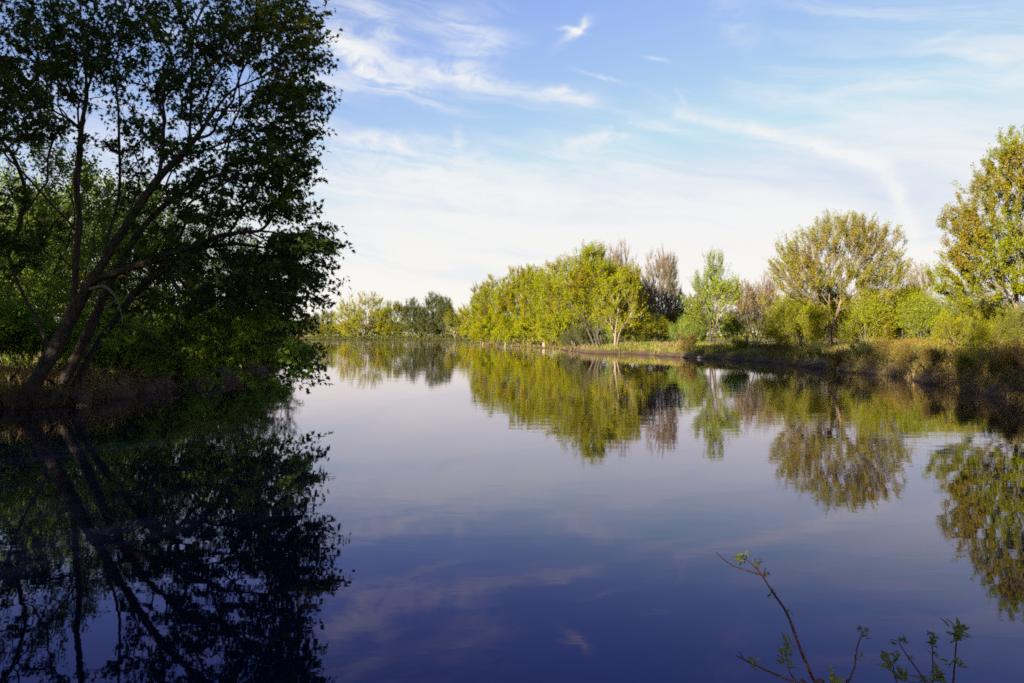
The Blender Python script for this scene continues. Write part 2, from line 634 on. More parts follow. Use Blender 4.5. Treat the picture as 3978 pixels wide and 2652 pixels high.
def radii(sk, r0, e):
    n = len(sk.p)
    s = np.zeros(n)
    for i in range(n - 1, -1, -1):
        if s[i] == 0:
            s[i] = r0 ** e
        if sk.par[i] >= 0:
            s[sk.par[i]] += s[i]
    return s ** (1 / e)


def tube(mb, path, rr, sides):
    path = np.asarray(path, float)
    n = len(path)
    t = np.gradient(path, axis=0)
    t = unit(t)
    ref = np.array([1.0, 0.13, 0.07])
    u = unit(np.cross(t, ref))
    v = np.cross(t, u)
    a = np.arange(sides) * 2 * math.pi / sides
    rad_ = np.asarray(rr)[:, None] * np.ones(sides)
    if sides >= 8 and n > 3:
        g = np.random.default_rng(n * 31 + sides)
        q = g.normal(0, 1, (max(3, n // 2 + 2), sides))
        x = np.linspace(0, len(q) - 1.001, n)
        i0 = x.astype(int)
        rad_ = rad_ * (1 + .055 * (q[i0] * (1 - (x - i0))[:, None] + q[i0 + 1] * (x - i0)[:, None]))
    ring = path[:, None, :] + (u[:, None, :] * np.cos(a)[None, :, None] + v[:, None, :] * np.sin(a)[None, :, None]) * rad_[:, :, None]
    i, j = np.meshgrid(np.arange(n - 1), np.arange(sides), indexing='ij')
    j2 = (j + 1) % sides
    Q = np.stack([i * sides + j, i * sides + j2, (i + 1) * sides + j2, (i + 1) * sides + j], -1).reshape(-1, 4)
    mb.add(ring.reshape(-1, 3), Q)


def wood_mesh(mb, sk, r, sub=2, flare=0.0):
    n = len(sk.p)
    ch = [[] for _ in range(n)]
    roots = []
    for i in range(n):
        (ch[sk.par[i]].append(i) if sk.par[i] >= 0 else roots.append(i))
    stack = [(q, -1) for q in roots]
    while stack:
        s, par = stack.pop()
        chain = ([par] if par >= 0 else []) + [s]
        cur = s
        while ch[cur]:
            k = sorted(ch[cur], key=lambda c: -r[c])
            for o in k[1:]:
                stack.append((o, cur))
            cur = k[0]
            chain.append(cur)
        p = np.array([sk.p[c] for c in chain])
        rr = np.array([r[c] for c in chain])
        if par >= 0:
            rr[0] = min(r[par], rr[1] * 1.25)
        rr[-1] *= .5
        if rr.max() > .03 and len(p) > 2:
            pp = catmull(p, sub)
            rr = np.interp(np.linspace(0, len(rr) - 1, len(pp)), np.arange(len(rr)), rr)
            p = pp
        if flare and par < 0:
            dd = np.concatenate([[0], np.cumsum(np.linalg.norm(np.diff(p, axis=0), axis=1))])
            rr = rr * (1 + flare * np.exp(-dd / (2.2 * rr[0] + .1)))
        m = rr.max()
        tube(mb, p, rr, 14 if m > .22 else 8 if m > .08 else 5 if m > .03 else 3)


LEAFS = {
    'maple': np.array([(0, 0), (.02, .40), (.30, .22), (.56, .50), (.56, .18), (1.05, 0), (.56, -.18), (.56, -.50), (.30, -.22), (.02, -.40)]),
    'spray': np.array([(0, 0), (.28, .30), (.62, .26), (1.0, .02), (.6, -.3), (.3, -.22)]),
    'kite': np.array([(0, 0), (.45, .30), (1, 0), (.45, -.30)]),
    'narrow': np.array([(0, 0), (.4, .17), (1, 0), (.4, -.17)]),
}


def add_leaves(mb, pos, axis, nrm, size, shape, rng, fold=.25, tint=None):
    T = LEAFS[shape]
    k = len(T)
    axis = unit(axis)
    side = unit(np.cross(nrm, axis))
    nn = np.cross(axis, side)
    a, b = T[:, 0], T[:, 1]
    c = fold * np.abs(b) - .22 * a * a
    V = pos[:, None, :] + size[:, None, None] * (axis[:, None, :] * a[None, :, None] + side[:, None, :] * b[None, :, None] + nn[:, None, :] * c[None, :, None])
    faces = np.arange(len(pos) * k).reshape(-1, k)
    mb.add(V, faces, rng.random(len(pos)) if tint is None else tint)


def shoots(sk, r, mbw, mbl, rng, centre, rt=.02, per=2.0, L=.8, up=.5, out=.5, rnd=.5, nl=7, ls=.16, shape='kite', droop=.3,
           twig=.006, cluster=0.0, nodes=None, whorl=.0, zflat=1.0, align=.8):
    p = np.array(sk.p)
    d = np.array(sk.dir)
    sel = np.where(r < rt)[0] if nodes is None else nodes
    cnt = rng.poisson(per, len(sel))
    idx = np.repeat(sel, cnt)
    n = len(idx)
    if not n:
        return
    base = p[idx] - d[idx] * rng.random((n, 1)) * .25
    o = unit((base - centre) * np.array([1, 1, .7]))
    dr = unit(.6 * d[idx] + out * o + np.array([0, 0, up]) + rng.normal(0, rnd, (n, 3)))
    dr = unit(dr * np.array([1, 1, zflat]))
    ln = L * rng.uniform(.45, 1.25, n)
    tip = base + dr * ln[:, None] + np.array([0, 0, .12]) * (ln * (up - .2))[:, None]
    if twig:
        a = unit(np.cross(dr, rng.normal(0, 1, (n, 3))))
        b = np.cross(dr, a)
        V = np.stack([base + a * twig, base - .5 * a * twig + .86 * b * twig, base - .5 * a * twig - .86 * b * twig, tip], 1)
        q = np.arange(n)[:, None] * 4
        mbw.add(V, np.concatenate([q + np.array([[0, 1, 3]]), q + np.array([[1, 2, 3]]), q + np.array([[2, 0, 3]])]))
    if nl <= 0:
        return
    m = n * nl
    si = np.repeat(np.arange(n), nl)
    t = rng.uniform(.12, 1.0, m) ** .8
    if whorl:
        t = np.where(rng.random(m) < whorl, rng.choice([.42, .72, 1.0], m) + rng.normal(0, .03, m), t)
    pos = base[si] + (tip - base)[si] * t[:, None] + rng.normal(0, .03 + cluster, (m, 3))
    ax = unit(rng.normal(0, 1, (m, 3)) + align * dr[si] + np.array([0, 0, -droop]))
    nr = unit(rng.normal(0, .7, (m, 3)) + np.array([0, 0, .9]) + .3 * o[si])
    tint = np.clip(.5 + .28 * rng.normal(0, 1, n)[si] + .22 * rng.normal(0, 1, m), 0, 1)
    add_leaves(mbl, pos, ax, nr, ls * rng.uniform(.45, 1.3, m), shape, rng, tint=tint)


def lobe_points(lobes, n, rng, shell=2.4, zmin=None):
    c = np.array([l[0] for l in lobes], float)
    s = np.array([l[1] for l in lobes], float)
    wt = np.prod(s, axis=1) ** (2 / 3)
    k = rng.choice(len(lobes), n * 2, p=wt / wt.sum())
    v = unit(rng.normal(0, 1, (n * 2, 3))) * (rng.random((n * 2, 1)) ** (1 / shell))
    q = c[k] + v * s[k]
    if zmin is not None:
        q = q[q[:, 2] > zmin]
    return q[:n]


def auto_lobes(H, W, cb, rng, nl=7, top=0.0, flat=1.0):
    zc, rz = (cb + 1) / 2 * H, (1 - cb) / 2 * H
    lobes = [((0, 0, zc), (W * .86, W * .86 * flat, rz * .92))]
    if cb < .12:                                             # boughs that sweep down to the ground
        for i in range(6):
            a = 2 * math.pi * (i + rng.random() * .6) / 6
            lobes.append((np.array([math.cos(a) * W * .55, math.sin(a) * W * .55 * flat, H * (cb + .17)]), (W * .42, W * .42 * flat, H * .15)))
    for i in range(nl):
        a = 2 * math.pi * (i + rng.random() * .7) / nl
        e = rng.uniform(-.75, .95)
        q = np.array([math.cos(a) * math.sqrt(max(0, 1 - e * e * .8)) * W * .66, math.sin(a) * math.sqrt(max(0, 1 - e * e * .8)) * W * .66 * flat, zc + e * rz * .66])
        s = rng.uniform(.30, .44)
        lobes.append((q, (W * s, W * s * flat, rz * s)))
    return lobes


def make_tree(name, label, cat, loc, H, W, cb=.25, stems=3, spread=.5, npts=420, leaf='lime', bark='grey', seed=1, group=None,
              r0=.011, e=2.15, sh=None, lobes=None, paths=None, lean=(0, 0), rz=0.0, flat=1.0, trunk_frac=.62, upk=.35, stem_r=.1, dense=1.0, zmin=None):
    rng = np.random.default_rng(seed)
    root = empty(name, loc, rz)
    tag(root, label, cat, group)
    sk = Skel()
    if paths:
        for q in paths:
            sk.path(q[0], attach=q[1], step=.5)
    else:
        for i in range(stems):
            a = 2 * math.pi * (i + .4 * rng.random()) / stems + seed
            b = np.array([math.cos(a) * stem_r, math.sin(a) * stem_r, -.25]) * (0 if stems == 1 else 1) + (np.array([0, 0, -.25]) if stems == 1 else 0)
            tt = H * trunk_frac * rng.uniform(.85, 1.1)
            dx = np.array([math.cos(a), math.sin(a) * flat, 0]) * W * spread * (rng.uniform(.7, 1.1) if stems > 1 else rng.uniform(0, .25))
            dx += np.array([lean[0], lean[1], 0]) * trunk_frac
            pts = [b + dx * f ** 1.35 + np.array([0, 0, (tt + .25) * f]) + rng.normal(0, .02 * H * f, 3) * np.array([1, 1, 0]) for f in (0, .18, .4, .7, 1)]
            sk.path(pts, step=.5)
    L = lobes or auto_lobes(H, W, cb, rng, flat=flat)
    L = [(np.array(c) + np.array([lean[0], lean[1], 0]) * (c[2] / H), s) for c, s in L]
    pts = lobe_points(L, npts, rng, zmin=zmin)
    colonise(sk, pts, rng=rng, upk=upk)
    r = radii(sk, r0, e)
    mbw, mbl = MB(), MB()
    wood_mesh(mbw, sk, r, flare=.45)
    cen = np.array([lean[0] * .5, lean[1] * .5, H * (cb * .6 + .15)])
    kw = dict(rt=.026, per=2.0, L=.085 * H, up=.45, out=.55, rnd=.42, nl=8, ls=.30, shape='spray', twig=.010, cluster=.06)
    kw.update(sh or {})
    shoots(sk, r, mbw, mbl, rng, cen, **kw)
    mbw.build('trunk', BK[bark], root, smooth=True)
    if mbl.n:
        mbl.build('crown', LF[leaf], root)
    return root


def gz(x, y):
    return float(ground(np.array([x]), np.array([y]))[0])


def on_ground(px, Y, dz=-.05):
    x = (px - CX) / F * Y
    return (x, Y, gz(x, Y) + dz)


def ptree(px, Y, x0, x1, top, **kw):
    """a tree standing at px and distance Y whose crown spans x0..x1 and reaches up to row top"""
    loc = on_ground(px, Y)
    H = CAMH + (HZ - top) / F * Y - loc[2]
    W = (x1 - x0) / 2 / F * Y
    lean = (((x0 + x1) / 2 - px) / F * Y, 0)
    name, label = kw.pop('name'), kw.pop('label')
    return make_tree(name, label, kw.pop('cat', 'tree'), loc, H * 1.0, W * kw.pop('wide', 1.12), lean=lean, **kw)


# ------------------------------------------------------------------ the big leaning maple on the left bank
def big_maple():
    rng = np.random.default_rng(11)
    B = np.array([-15.9, 24.6, 0.0])
    B[2] = gz(B[0], B[1]) - .1
    root = empty('maple_tree', B)
    tag(root, 'large dark leaning maple on the left bank, several trunks bending out over the water', 'tree')
    sk = Skel()

    def q(lst, y0, y1):
        n = len(lst)
        return [P(a, b, y0 + (y1 - y0) * i / (n - 1)) - B for i, (a, b) in enumerate(lst)]
    sk.path(q([(40, 945), (72, 892), (108, 832), (140, 772), (172, 712), (205, 655), (245, 590), (285, 525), (325, 465), (368, 405), (440, 330), (521, 218), (577, 187), (640, 160)], 24.6, 24.0), step=.35)
    second = sk.path(q([(95, 940), (140, 885), (178, 815), (212, 745), (245, 665), (285, 590), (330, 520), (385, 465), (450, 420), (540, 390)], 25.6, 27.5), step=.4)
    third = sk.path(q([(165, 915), (190, 850), (225, 785), (270, 728), (320, 660), (380, 610), (450, 575), (530, 560), (620, 570)], 26.2, 28.0), step=.4)
    caps = []
    A = dict(attach=True, step=.4)
    n_main = len(sk.p)
    caps.append((sk.path(q([(172, 712), (170, 684), (176, 578), (183, 508), (176, 440), (183, 352), (188, 281), (199, 218), (192, 105), (184, 18), (190, -90)], 24.5, 24.0), **A), 0.19))
    caps.append((sk.path(q([(199, 218), (214, 165), (235, 90), (262, 10), (300, -80)], 24.2, 25.5), **A), 0.10))
    caps.append((sk.path(q([(215, 640), (253, 630), (300, 615), (352, 598), (400, 580), (450, 563), (510, 540), (600, 530), (680, 545)], 24.4, 22.8), **A), 0.12))
    caps.append((sk.path(q([(440, 325), (438, 250), (440, 176), (443, 88), (457, 35), (482, -10), (505, -90)], 24.2, 24.6), **A), 0.085))
    caps.append((sk.path(q([(360, 415), (372, 360), (375, 310), (376, 260), (366, 243), (331, 190), (303, 141), (290, 60)], 24.3, 25.0), **A), 0.12))
    caps.append((sk.path(q([(366, 243), (387, 211), (422, 176), (470, 110)], 24.8, 25.4), **A), 0.07))
    caps.append((sk.path(q([(225, 625), (253, 528), (274, 440), (273, 317), (271, 246), (262, 160)], 24.8, 26.5), **A), 0.07))
    caps.append((sk.path(q([(262, 160), (285, 60), (310, -40)], 26.5, 26.5), **A), 0.05))
    caps.append((sk.path(q([(300, 500), (318, 420), (330, 340), (336, 280)], 24.6, 26.2), **A), 0.07))
    caps.append((sk.path(q([(188, 300), (151, 267), (98, 246), (46, 243), (0, 250), (-60, 280)], 24.1, 23.0), **A), 0.08))
    caps.append((sk.path(q([(112, 820), (90, 742), (60, 690), (30, 620), (10, 540)], 24.7, 25.0), **A), 0.07))
    caps.append((sk.path(q([(420, 350), (470, 345), (540, 320), (610, 330), (680, 360)], 24.0, 22.6), **A), 0.10))
    # crown points, lobe by lobe: centre, half sizes, distance, depth, count
    lobes = [(600, 80, 150, 110, 24, 3.5, 220), (632, 240, 105, 95, 24, 3.2, 170), (605, 370, 98, 85, 23.6, 3.0, 150),
             (620, 470, 62, 45, 23.5, 2.2, 60), (662, 556, 84, 26, 23, 1.8, 85), (608, 630, 112, 70, 24, 3.0, 190), (575, 725, 135, 70, 24.5, 3.2, 190),
             (668, 815, 44, 36, 22.4, 1.2, 40), (430, 100, 170, 140, 24.8, 4, 190), (400, 290, 170, 120, 25, 4, 170),
             (440, 470, 170, 110, 25.2, 4, 200), (420, 640, 180, 110, 25.5, 4, 210), (180, 110, 170, 130, 24.5, 4, 230),
             (60, 260, 160, 130, 24, 4, 190), (330, -150, 340, 120, 25, 4, 190), (350, 775, 110, 45, 24.3, 1.5, 60), (470, 790, 190, 50, 24.2, 2.0, 100), (-60, 100, 150, 150, 24, 4, 110),
             (60, 520, 110, 120, 25, 2.5, 60)]
    R = []
    for (cx, cy, rx, ry, Y, dY, n) in lobes:
        v = unit(rng.normal(0, 1, (n, 3))) * rng.random((n, 1)) ** (1 / 2.6)
        for a in v:
            yy = Y + a[1] * dY
            R.append(P(cx + a[0] * rx, cy - a[2] * ry, yy) - B)
    R = np.array(R)
    R = R[rng.random(len(R)) < .80]
    tips = []                                                # boughs that reach out past the rest of the crown
    for (fx, fy) in [(722, 18), (738, 62), (762, 150), (755, 205), (752, 238), (724, 330), (733, 402), (762, 520), (788, 557), (768, 602), (770, 648),
                     (752, 690), (735, 790), (742, 826), (733, 858), (690, 868)]:
        yy = rng.uniform(22.8, 24.6)
        for t in np.linspace(0, 1, 6):
            tips.append(P(fx - 34 - 105 * (1 - t), fy + (14 if fy < 500 else -8) * (1 - t) + rng.normal(0, 3), yy) - B)
    R = np.concatenate([R, np.array(tips)])
    R = R[R[:, 2] + B[2] > .75]
    colonise(sk, R, rng=rng, w=.3, upk=.1, angk=.5)
    r = radii(sk, .0085, 2.18)
    nm = len(sk.p)
    r = np.where(r > .03, .03 + (r - .03) * ((.22 - .03) / (r[0] - .03)), r)
    for ids, big in ((second, .20), (third, .15)):
        r[ids] = np.maximum(r[ids], big * np.linspace(1, .3, len(ids)))
    for ids, cap in caps:
        k = np.linspace(1, .45, len(ids))
        r[ids] = np.minimum(r[ids], cap * k)
    mbw, mbl = MB(), MB()
    wood_mesh(mbw, sk, r, flare=.35, sub=3)
    cen = P(330, 420, 25) - B
    W3 = np.array(sk.p) + B
    px, py = CX + W3[:, 0] / W3[:, 1] * F, HZ - (W3[:, 2] - CAMH) / W3[:, 1] * F
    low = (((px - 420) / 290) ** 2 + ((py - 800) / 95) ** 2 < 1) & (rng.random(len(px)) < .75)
    thin = r < .018
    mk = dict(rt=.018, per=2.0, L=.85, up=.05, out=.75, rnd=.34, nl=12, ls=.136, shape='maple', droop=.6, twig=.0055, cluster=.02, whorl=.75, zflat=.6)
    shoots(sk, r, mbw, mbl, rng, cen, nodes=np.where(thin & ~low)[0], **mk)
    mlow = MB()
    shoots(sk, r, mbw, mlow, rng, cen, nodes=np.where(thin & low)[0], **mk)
    o = mlow.build('crown', LF['under'], root)  # sunlit patches painted in: low boughs take a brighter leaf colour
    o['label'] = 'leaves on the low boughs over the bank, coloured brighter as if sunlit'
    mbw.build('trunk', BK['maple'], root, smooth=True)
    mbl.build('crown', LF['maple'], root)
    # the pale broken limb that hooks down from the trunk
    dk = Skel()
    dk.path(q([(208, 664), (225, 659), (240, 658), (257, 670), (271, 691), (278, 716), (281, 738)], 24.05, 23.6), step=.12)
    i0 = len(dk.p) - 1
    dk.path(q([(281, 738), (276, 770), (268, 800), (262, 830), (252, 850)], 23.6, 23.4), attach=True, step=.15)
    dk.path(q([(271, 691), (255, 697), (238, 712)], 23.8, 23.6), attach=True, step=.15)
    n = len(dk.p)
    rr = np.array([.075 * max(.08, 1 - dk.plen[i] / 2.2) for i in range(n)])
    mb = MB()
    wood_mesh(mb, dk, rr)
    d = mb.build('dead_limb', BK['pale'], root, smooth=True)
    d['label'] = 'pale bare broken limb hooking down from the trunk'
    # knotted root buttresses running into the water
    mb = MB()
    for i, (a, b, c) in enumerate([((70, 900), (25, 935), (-20, 948)), ((85, 905), (60, 938), (45, 960)), ((130, 900), (105, 940), (80, 958)), ((175, 905), (190, 930), (215, 945))]):
        pth = catmull(np.array(q([a, b, c], 24.6 + .2 * i, 24.2 + .25 * i)), 6)
        tube(mb, pth, np.linspace(.24, .06, len(pth)), 8)
    mb.build('root', BK['maple'], root, smooth=True)
    return root


big_maple()

# ------------------------------------------------------------------ trees of the left bank, behind the maple
G_LW = 'trees of the left bank wood'
wsh = dict(rt=.024, per=2.2, L=.95, up=.15, out=.6, rnd=.42, nl=16, ls=.14, shape='spray', droop=.45, cluster=.05, twig=.008)
w1 = make_tree('broadleaf_tree', 'tall green tree at the left edge, close behind the leaning maple', 'tree', on_ground(60, 33), 10.5, 4.6, cb=.08, stems=2, spread=.45,
               npts=480, leaf='wood', bark='maple', seed=21, group=G_LW, sh=wsh)
w2 = make_tree('broadleaf_tree', 'thin-stemmed green tree showing sky gaps behind the maple forks', 'tree', on_ground(260, 40), 10.0, 4.4, cb=.15, stems=3, spread=.6,
               npts=430, leaf='wood', bark='grey', seed=22, group=G_LW, sh=wsh)
w3 = make_tree('broadleaf_tree', 'low spreading green tree whose boughs hang to the bank edge', 'tree', on_ground(440, 42), 8.6, 4.8, cb=.05, stems=3, spread=.7,
               npts=440, leaf='wood', bark='maple', seed=23, group=G_LW, sh=wsh)


def left_copy(src, px, Y, rz, sc, label, leaf=None):
    return dup(src, on_ground(px, Y), rz, sc, label, G_LW, leaf)


left_copy(w2, -60, 40, 1.1, 1.05, 'green tree cut by the left frame edge, deeper in the wood')
left_copy(w3, 150, 46, 2.0, 1.25, 'bushy green tree between the upright trunk and the left edge')
left_copy(w1, 350, 52, 2.6, 1.0, 'green tree far back in the wood behind the leaning limb')
left_copy(w1, 520, 56, .7, .82, 'dark green tree near the tip of the left bank')
left_copy(w3, 590, 60, 4.0, .72, 'small rounded tree at the very tip of the left bank', LF['dark'])
left_copy(w2, 30, 62, 3.3, 1.3, 'tallest pale green tree at the back of the left wood', LF['olive'])
left_copy(w3, -120, 52, 5.1, 1.3, 'wide tree mostly outside the left frame edge')

# ------------------------------------------------------------------ undergrowth of the left bank
ush = dict(rt=.02, per=3.0, L=.5, up=.35, out=.5, rnd=.5, nl=9, ls=.13, shape='kite', droop=.2, cluster=.04, twig=.005)


def make_shrub(name, label, loc, H, W, seed, leaf='under', bark='dark', group=None, npts=170, stems=7, sh=None, cb=.02, r0=.006, cat='shrub', rz=0., upk=.5):
    g = np.random.default_rng(seed + 500)
    lobes = []
    for i in range(11):
        a, q = g.uniform(0, 6.28), math.sqrt(g.random())
        hz = g.uniform(.22, .82 - .25 * q)
        w_ = g.uniform(.22, .40)
        lobes.append(((W * .72 * q * math.cos(a), W * .72 * q * math.sin(a), H * hz), (W * w_, W * w_, H * g.uniform(.14, .24))))
    s = dict(ush)
    s.update(sh or {})
    return make_tree(name, label, cat, loc, H, W, cb=cb, stems=stems, spread=.75, npts=npts, leaf=leaf, bark=bark, seed=seed, group=group, r0=r0, e=2.3,
                     lobes=lobes, sh=s, trunk_frac=.75, upk=upk, stem_r=.18, rz=rz, zmin=.12)


G_LU = 'undergrowth shrubs of the left bank'
u1 = make_shrub('leafy_shrub', 'dense green shrub behind the leaning trunk at the left edge', on_ground(20, 30), 3.6, 2.4, 41, group=G_LU, npts=260)
u2 = make_shrub('leafy_shrub', 'low green shrub on the bank right of the maple roots', on_ground(300, 33.5), 1.7, 1.5, 42, group=G_LU)
for px, Y, rz, sc, src, lb in [(130, 31, 1.0, .9, u1, 'green shrub filling the gap left of the second trunk'),
                               (-50, 28, 2.0, 1.0, u1, 'green shrub cut by the left frame edge above the waterline'),
                               (210, 35, 2.7, .95, u1, 'tall green shrub just right of the tree base'),
                               (400, 37.5, 1.2, 1.1, u2, 'low shrub at the bank edge below the hanging boughs'),
                               (500, 43, 4.2, 1.15, u2, 'dark low shrub near the middle of the left bank'),
                               (570, 49, .5, 1.2, u2, 'dark low shrub beside the bank tip'),
                               (350, 40, 3.1, .9, u1, 'tall shrub standing behind the low bank shrubs'),
                               (460, 47, 5.0, .9, u1, 'tall shrub deeper behind the bank near its tip'),
                               (255, 30.5, 2.4, 1.15, u2, 'leafy green shrub overhanging the water just right of the maple roots'),
                               (350, 34, .9, 1.25, u2, 'leafy green shrub leaning over the left bank below the dead limb'),
                               (415, 36.8, 5.4, 1.2, u2, 'bushy green shrub above the largest root tangle'),
                               (470, 40, 1.9, 1.25, u2, 'green shrub at the waterline past the largest root tangle'),
                               (545, 45, 3.5, 1.3, u2, 'green shrub overhanging the water shortly before the bank tip'),
                               (610, 51, 2.7, 1.2, u2, 'last small shrub on the tip of the left bank')]:
    dup(src, on_ground(px, Y), rz, sc, lb, G_LU)

# ------------------------------------------------------------------ far shore
G_FAR = 'trees of the far shore'
fsh = dict(rt=.05, per=2.5, L=2.3, up=.45, out=.7, rnd=.36, nl=20, ls=.34, shape='kite', twig=.035, cluster=.14, align=1.1)
FK = dict(npts=330, r0=.022, sh=fsh, group=G_FAR)
f1 = ptree(836, 402, 770, 886, 670, name='round_tree', label='bright round-headed tree alone on the far shore', cb=.04, stems=5, spread=.75, leaf='gold', bark='grey', seed=51, wide=1.3, **{**FK, 'npts': 800})
f2 = ptree(905, 398, 880, 932, 694, name='far_tree', label='short olive tree right beside the round-headed one', cb=.08, stems=3, leaf='olive', bark='dark', seed=52, **FK)
f3 = ptree(948, 392, 926, 970, 680, name='far_tree', label='narrow dark upright tree in the middle of the far shore', cb=.1, stems=2, leaf='dark', bark='dark', seed=53, **FK)
f4 = ptree(990, 384, 962, 1022, 670, name='far_tree', label='tallest dark airy tree of the far shore', cb=.1, stems=3, leaf='dark', bark='dark', seed=54, **FK)
f5 = ptree(1022, 372, 1000, 1042, 682, name='far_tree', label='dark leaning tree at the right end of the far dark row', cb=.15, stems=3, leaf='dark', bark='dark', seed=55, **FK)
f6 = ptree(1044, 364, 1026, 1062, 714, name='far_tree', label='small olive tree with pale forked trunks across the channel', cb=.15, stems=3, leaf='olive', bark='pale', seed=56, **FK)
f7 = ptree(1082, 356, 1056, 1106, 702, name='far_tree', label='brownish gold tree by the channel mouth', cb=.08, stems=3, leaf='gold', bark='grey', seed=57, **FK)


def far_copy(src, px, Y, rz, sc, label, leaf=None):
    return dup(src, on_ground(px, Y), rz, sc, label, G_FAR, leaf)


far_copy(f2, 752, 425, 1.0, .80, 'small olive tree left of the round-headed tree')
far_copy(f2, 725, 432, 2.2, .72, 'small dull tree seen just past the drooping maple leaves', LF['dark'])
far_copy(f6, 700, 436, 2.2, .85, 'dim tree at the far left behind the drooping leaves', LF['dark'])
far_copy(f3, 668, 436, .4, .55, 'dim narrow tree hidden among the drooping leaves')
far_copy(f2, 640, 436, 4.4, .75, 'dim olive tree seen through the maple leaves')
far_copy(f6, 1064, 366, 1.4, .8, 'small olive tree between the forked one and the channel mouth')
far_copy(f2, 870, 425, 3.0, .78, 'olive tree behind the round tree right shoulder', LF['dark'])
far_copy(f3, 968, 412, 1.9, .8, 'dark tree standing behind the far dark row', LF['dark'])
far_copy(f7, 1108, 350, 2.0, .95, 'gold tree half hidden behind the tip of the spit')
far_copy(f2, 1000, 408, 5.0, .7, 'low dark tree behind the tallest far tree', LF['dark'])

# distant wood that closes the view: one mass
def far_wood():
    rng = np.random.default_rng(77)
    mb = MB()
    n = 42000
    x = rng.uniform(-420, 420, n)
    y = np.where(x < 40, 450 + .08 * np.abs(x), 330 + .0 * x) + rng.uniform(0, 60, n)
    y = np.where((x >= 40), 300 + rng.uniform(0, 60, n) - .2 * (x - 40), y)
    top = 8.5 + 2.5 * wob(x, y * 0, 14, 1.0) + 1.5 * wob(x, y * 0, 5, .3)
    z = .4 + rng.random(n) ** 1.1 * top
    ax = rng.normal(0, 1, (n, 3)) + np.array([0, 0, .5])
    nr = rng.normal(0, 1, (n, 3)) + np.array([0, 0, .6])
    add_leaves(mb, np.stack([x, y, z], 1), ax, nr, rng.uniform(.9, 1.9, n), 'spray', rng)
    o = mb.build('distant_wood', LF['olive'])
    tag(o, 'low distant wood closing the view beyond the river', 'wood', kind='stuff')


far_wood()


def far_brush():
    rng = np.random.default_rng(78)
    x = rng.uniform(-190, 22, 60000)
    y = rng.uniform(335, 440, 60000)
    d = sdist(x, y)
    k = (d > .2) & (d < 9)
    x, y, d = x[k], y[k], d[k]
    n = len(x)
    z = ground(x, y) + rng.random(n) * (1.0 + 1.6 * (wob(x, y, 4, .4) > 0)) * sm(-1, 4, d)
    mb = MB()
    add_leaves(mb, np.stack([x, y, z], 1), rng.normal(0, 1, (n, 3)) + np.array([0, 0, .8]), rng.normal(0, 1, (n, 3)) + np.array([0, 0, .6]), rng.uniform(.35, .9, n), 'kite', rng)
    tag(mb.build('shore_brush', LF['dark']), 'low dark brush along the far waterline', 'brush', kind='stuff')


far_brush()

# ------------------------------------------------------------------ trees of the spit in the middle
G_SP = 'trees on the spit in midstream'
msh = dict(rt=.036, per=3.1, L=1.25, up=.52, out=.7, rnd=.38, nl=27, ls=.17, shape='kite', twig=.016, cluster=.06, align=1.0)
MK = dict(r0=.014, sh=msh, group=G_SP)
ptree(1104, 192, 1078, 1124, 650, name='spit_tree', label='slim pale tree with a ragged top at the tip of the spit', cb=.2, stems=2, leaf='olive', bark='grey', seed=61, npts=190, **{**MK, 'sh': {**msh, 'per': 1.8}})
s1 = ptree(1142, 176, 1098, 1186, 622, name='spit_tree', label='lime green tree whose boughs reach the water at the spit tip', cb=.02, stems=5, spread=.7, leaf='lime', bark='maple', seed=62, wide=1.32, npts=460, **MK)
s2 = ptree(1192, 158, 1146, 1240, 604, name='spit_tree', label='lime green tree second from the spit tip', cb=.03, stems=4, spread=.65, leaf='lime', bark='maple', seed=63, wide=1.32, npts=500, **MK)
s3 = ptree(1248, 145, 1204, 1300, 607, name='spit_tree', label='yellow green tree midway along the spit, close beside the pale stump', cb=.05, stems=3, spread=.6, leaf='gold', bark='maple', seed=64, wide=1.32, npts=500, **MK)
ptree(1375, 104, 1268, 1420, 556, name='leaning_tree', label='tallest lime tree of the spit on dark trunks leaning left from the water edge', cb=.13, bark='dark',
      paths=[([(a * .3, i * .25, -.2), (a * .3 + b * .25, i * .3, 2.0), (a * .3 + b * .6, i * .6, 4.6), (a * .3 + b, i * 1.0, 7.5), (a * .3 + b * 1.2, i * 1.3, 10.5)], False)
             for i, (a, b) in enumerate([(0, -2.7), (1, -2.2), (2, -1.4), (-1, -3.6)])], wide=1.22, leaf='lime', seed=65,
      npts=800, **{**MK, 'r0': .012, 'sh': {**msh, 'ls': .15, 'L': 1.25, 'per': 2.5, 'nl': 22}, 'r0': .016})
ptree(1412, 100, 1376, 1496, 618, name='spit_tree', label='rounded yellow green tree with a straight pale trunk beside the leaning one', cb=.12, stems=2, spread=.5, leaf='gold', bark='pale', seed=66,
      npts=560, **{**MK, 'r0': .012, 'sh': {**msh, 'ls': .145, 'L': 1.1, 'nl': 22}})
ptree(1318, 128, 1236, 1372, 588, name='spit_tree', label='broad yellow green tree left of and behind the leaning trunks', cb=.06, stems=4, spread=.65, leaf='lime', bark='grey', seed=69, wide=1.32, npts=620, **MK)
dup(s2, on_ground(1222, 166), 3.0, (1.1, 1.1, .98), 'lime tree set back behind the second and third spit trees', G_SP)
dup(s1, on_ground(1118, 186), 2.2, .85, 'lime tree set back just inside the spit tip', G_SP)
G_BT = 'grey trees just breaking bud'
bsh = dict(rt=.022, per=4.5, L=1.5, up=.95, out=.55, rnd=.24, nl=6, ls=.12, shape='kite', twig=.024, cluster=.03)
b1 = ptree(1425, 132, 1380, 1468, 547, name='budding_tree', label='tall pinkish grey twiggy tree behind the rounded spit tree', cb=.28, stems=3, spread=.4, leaf='bud', bark='twig', seed=67, npts=420, r0=.013, group=G_BT, sh=bsh)
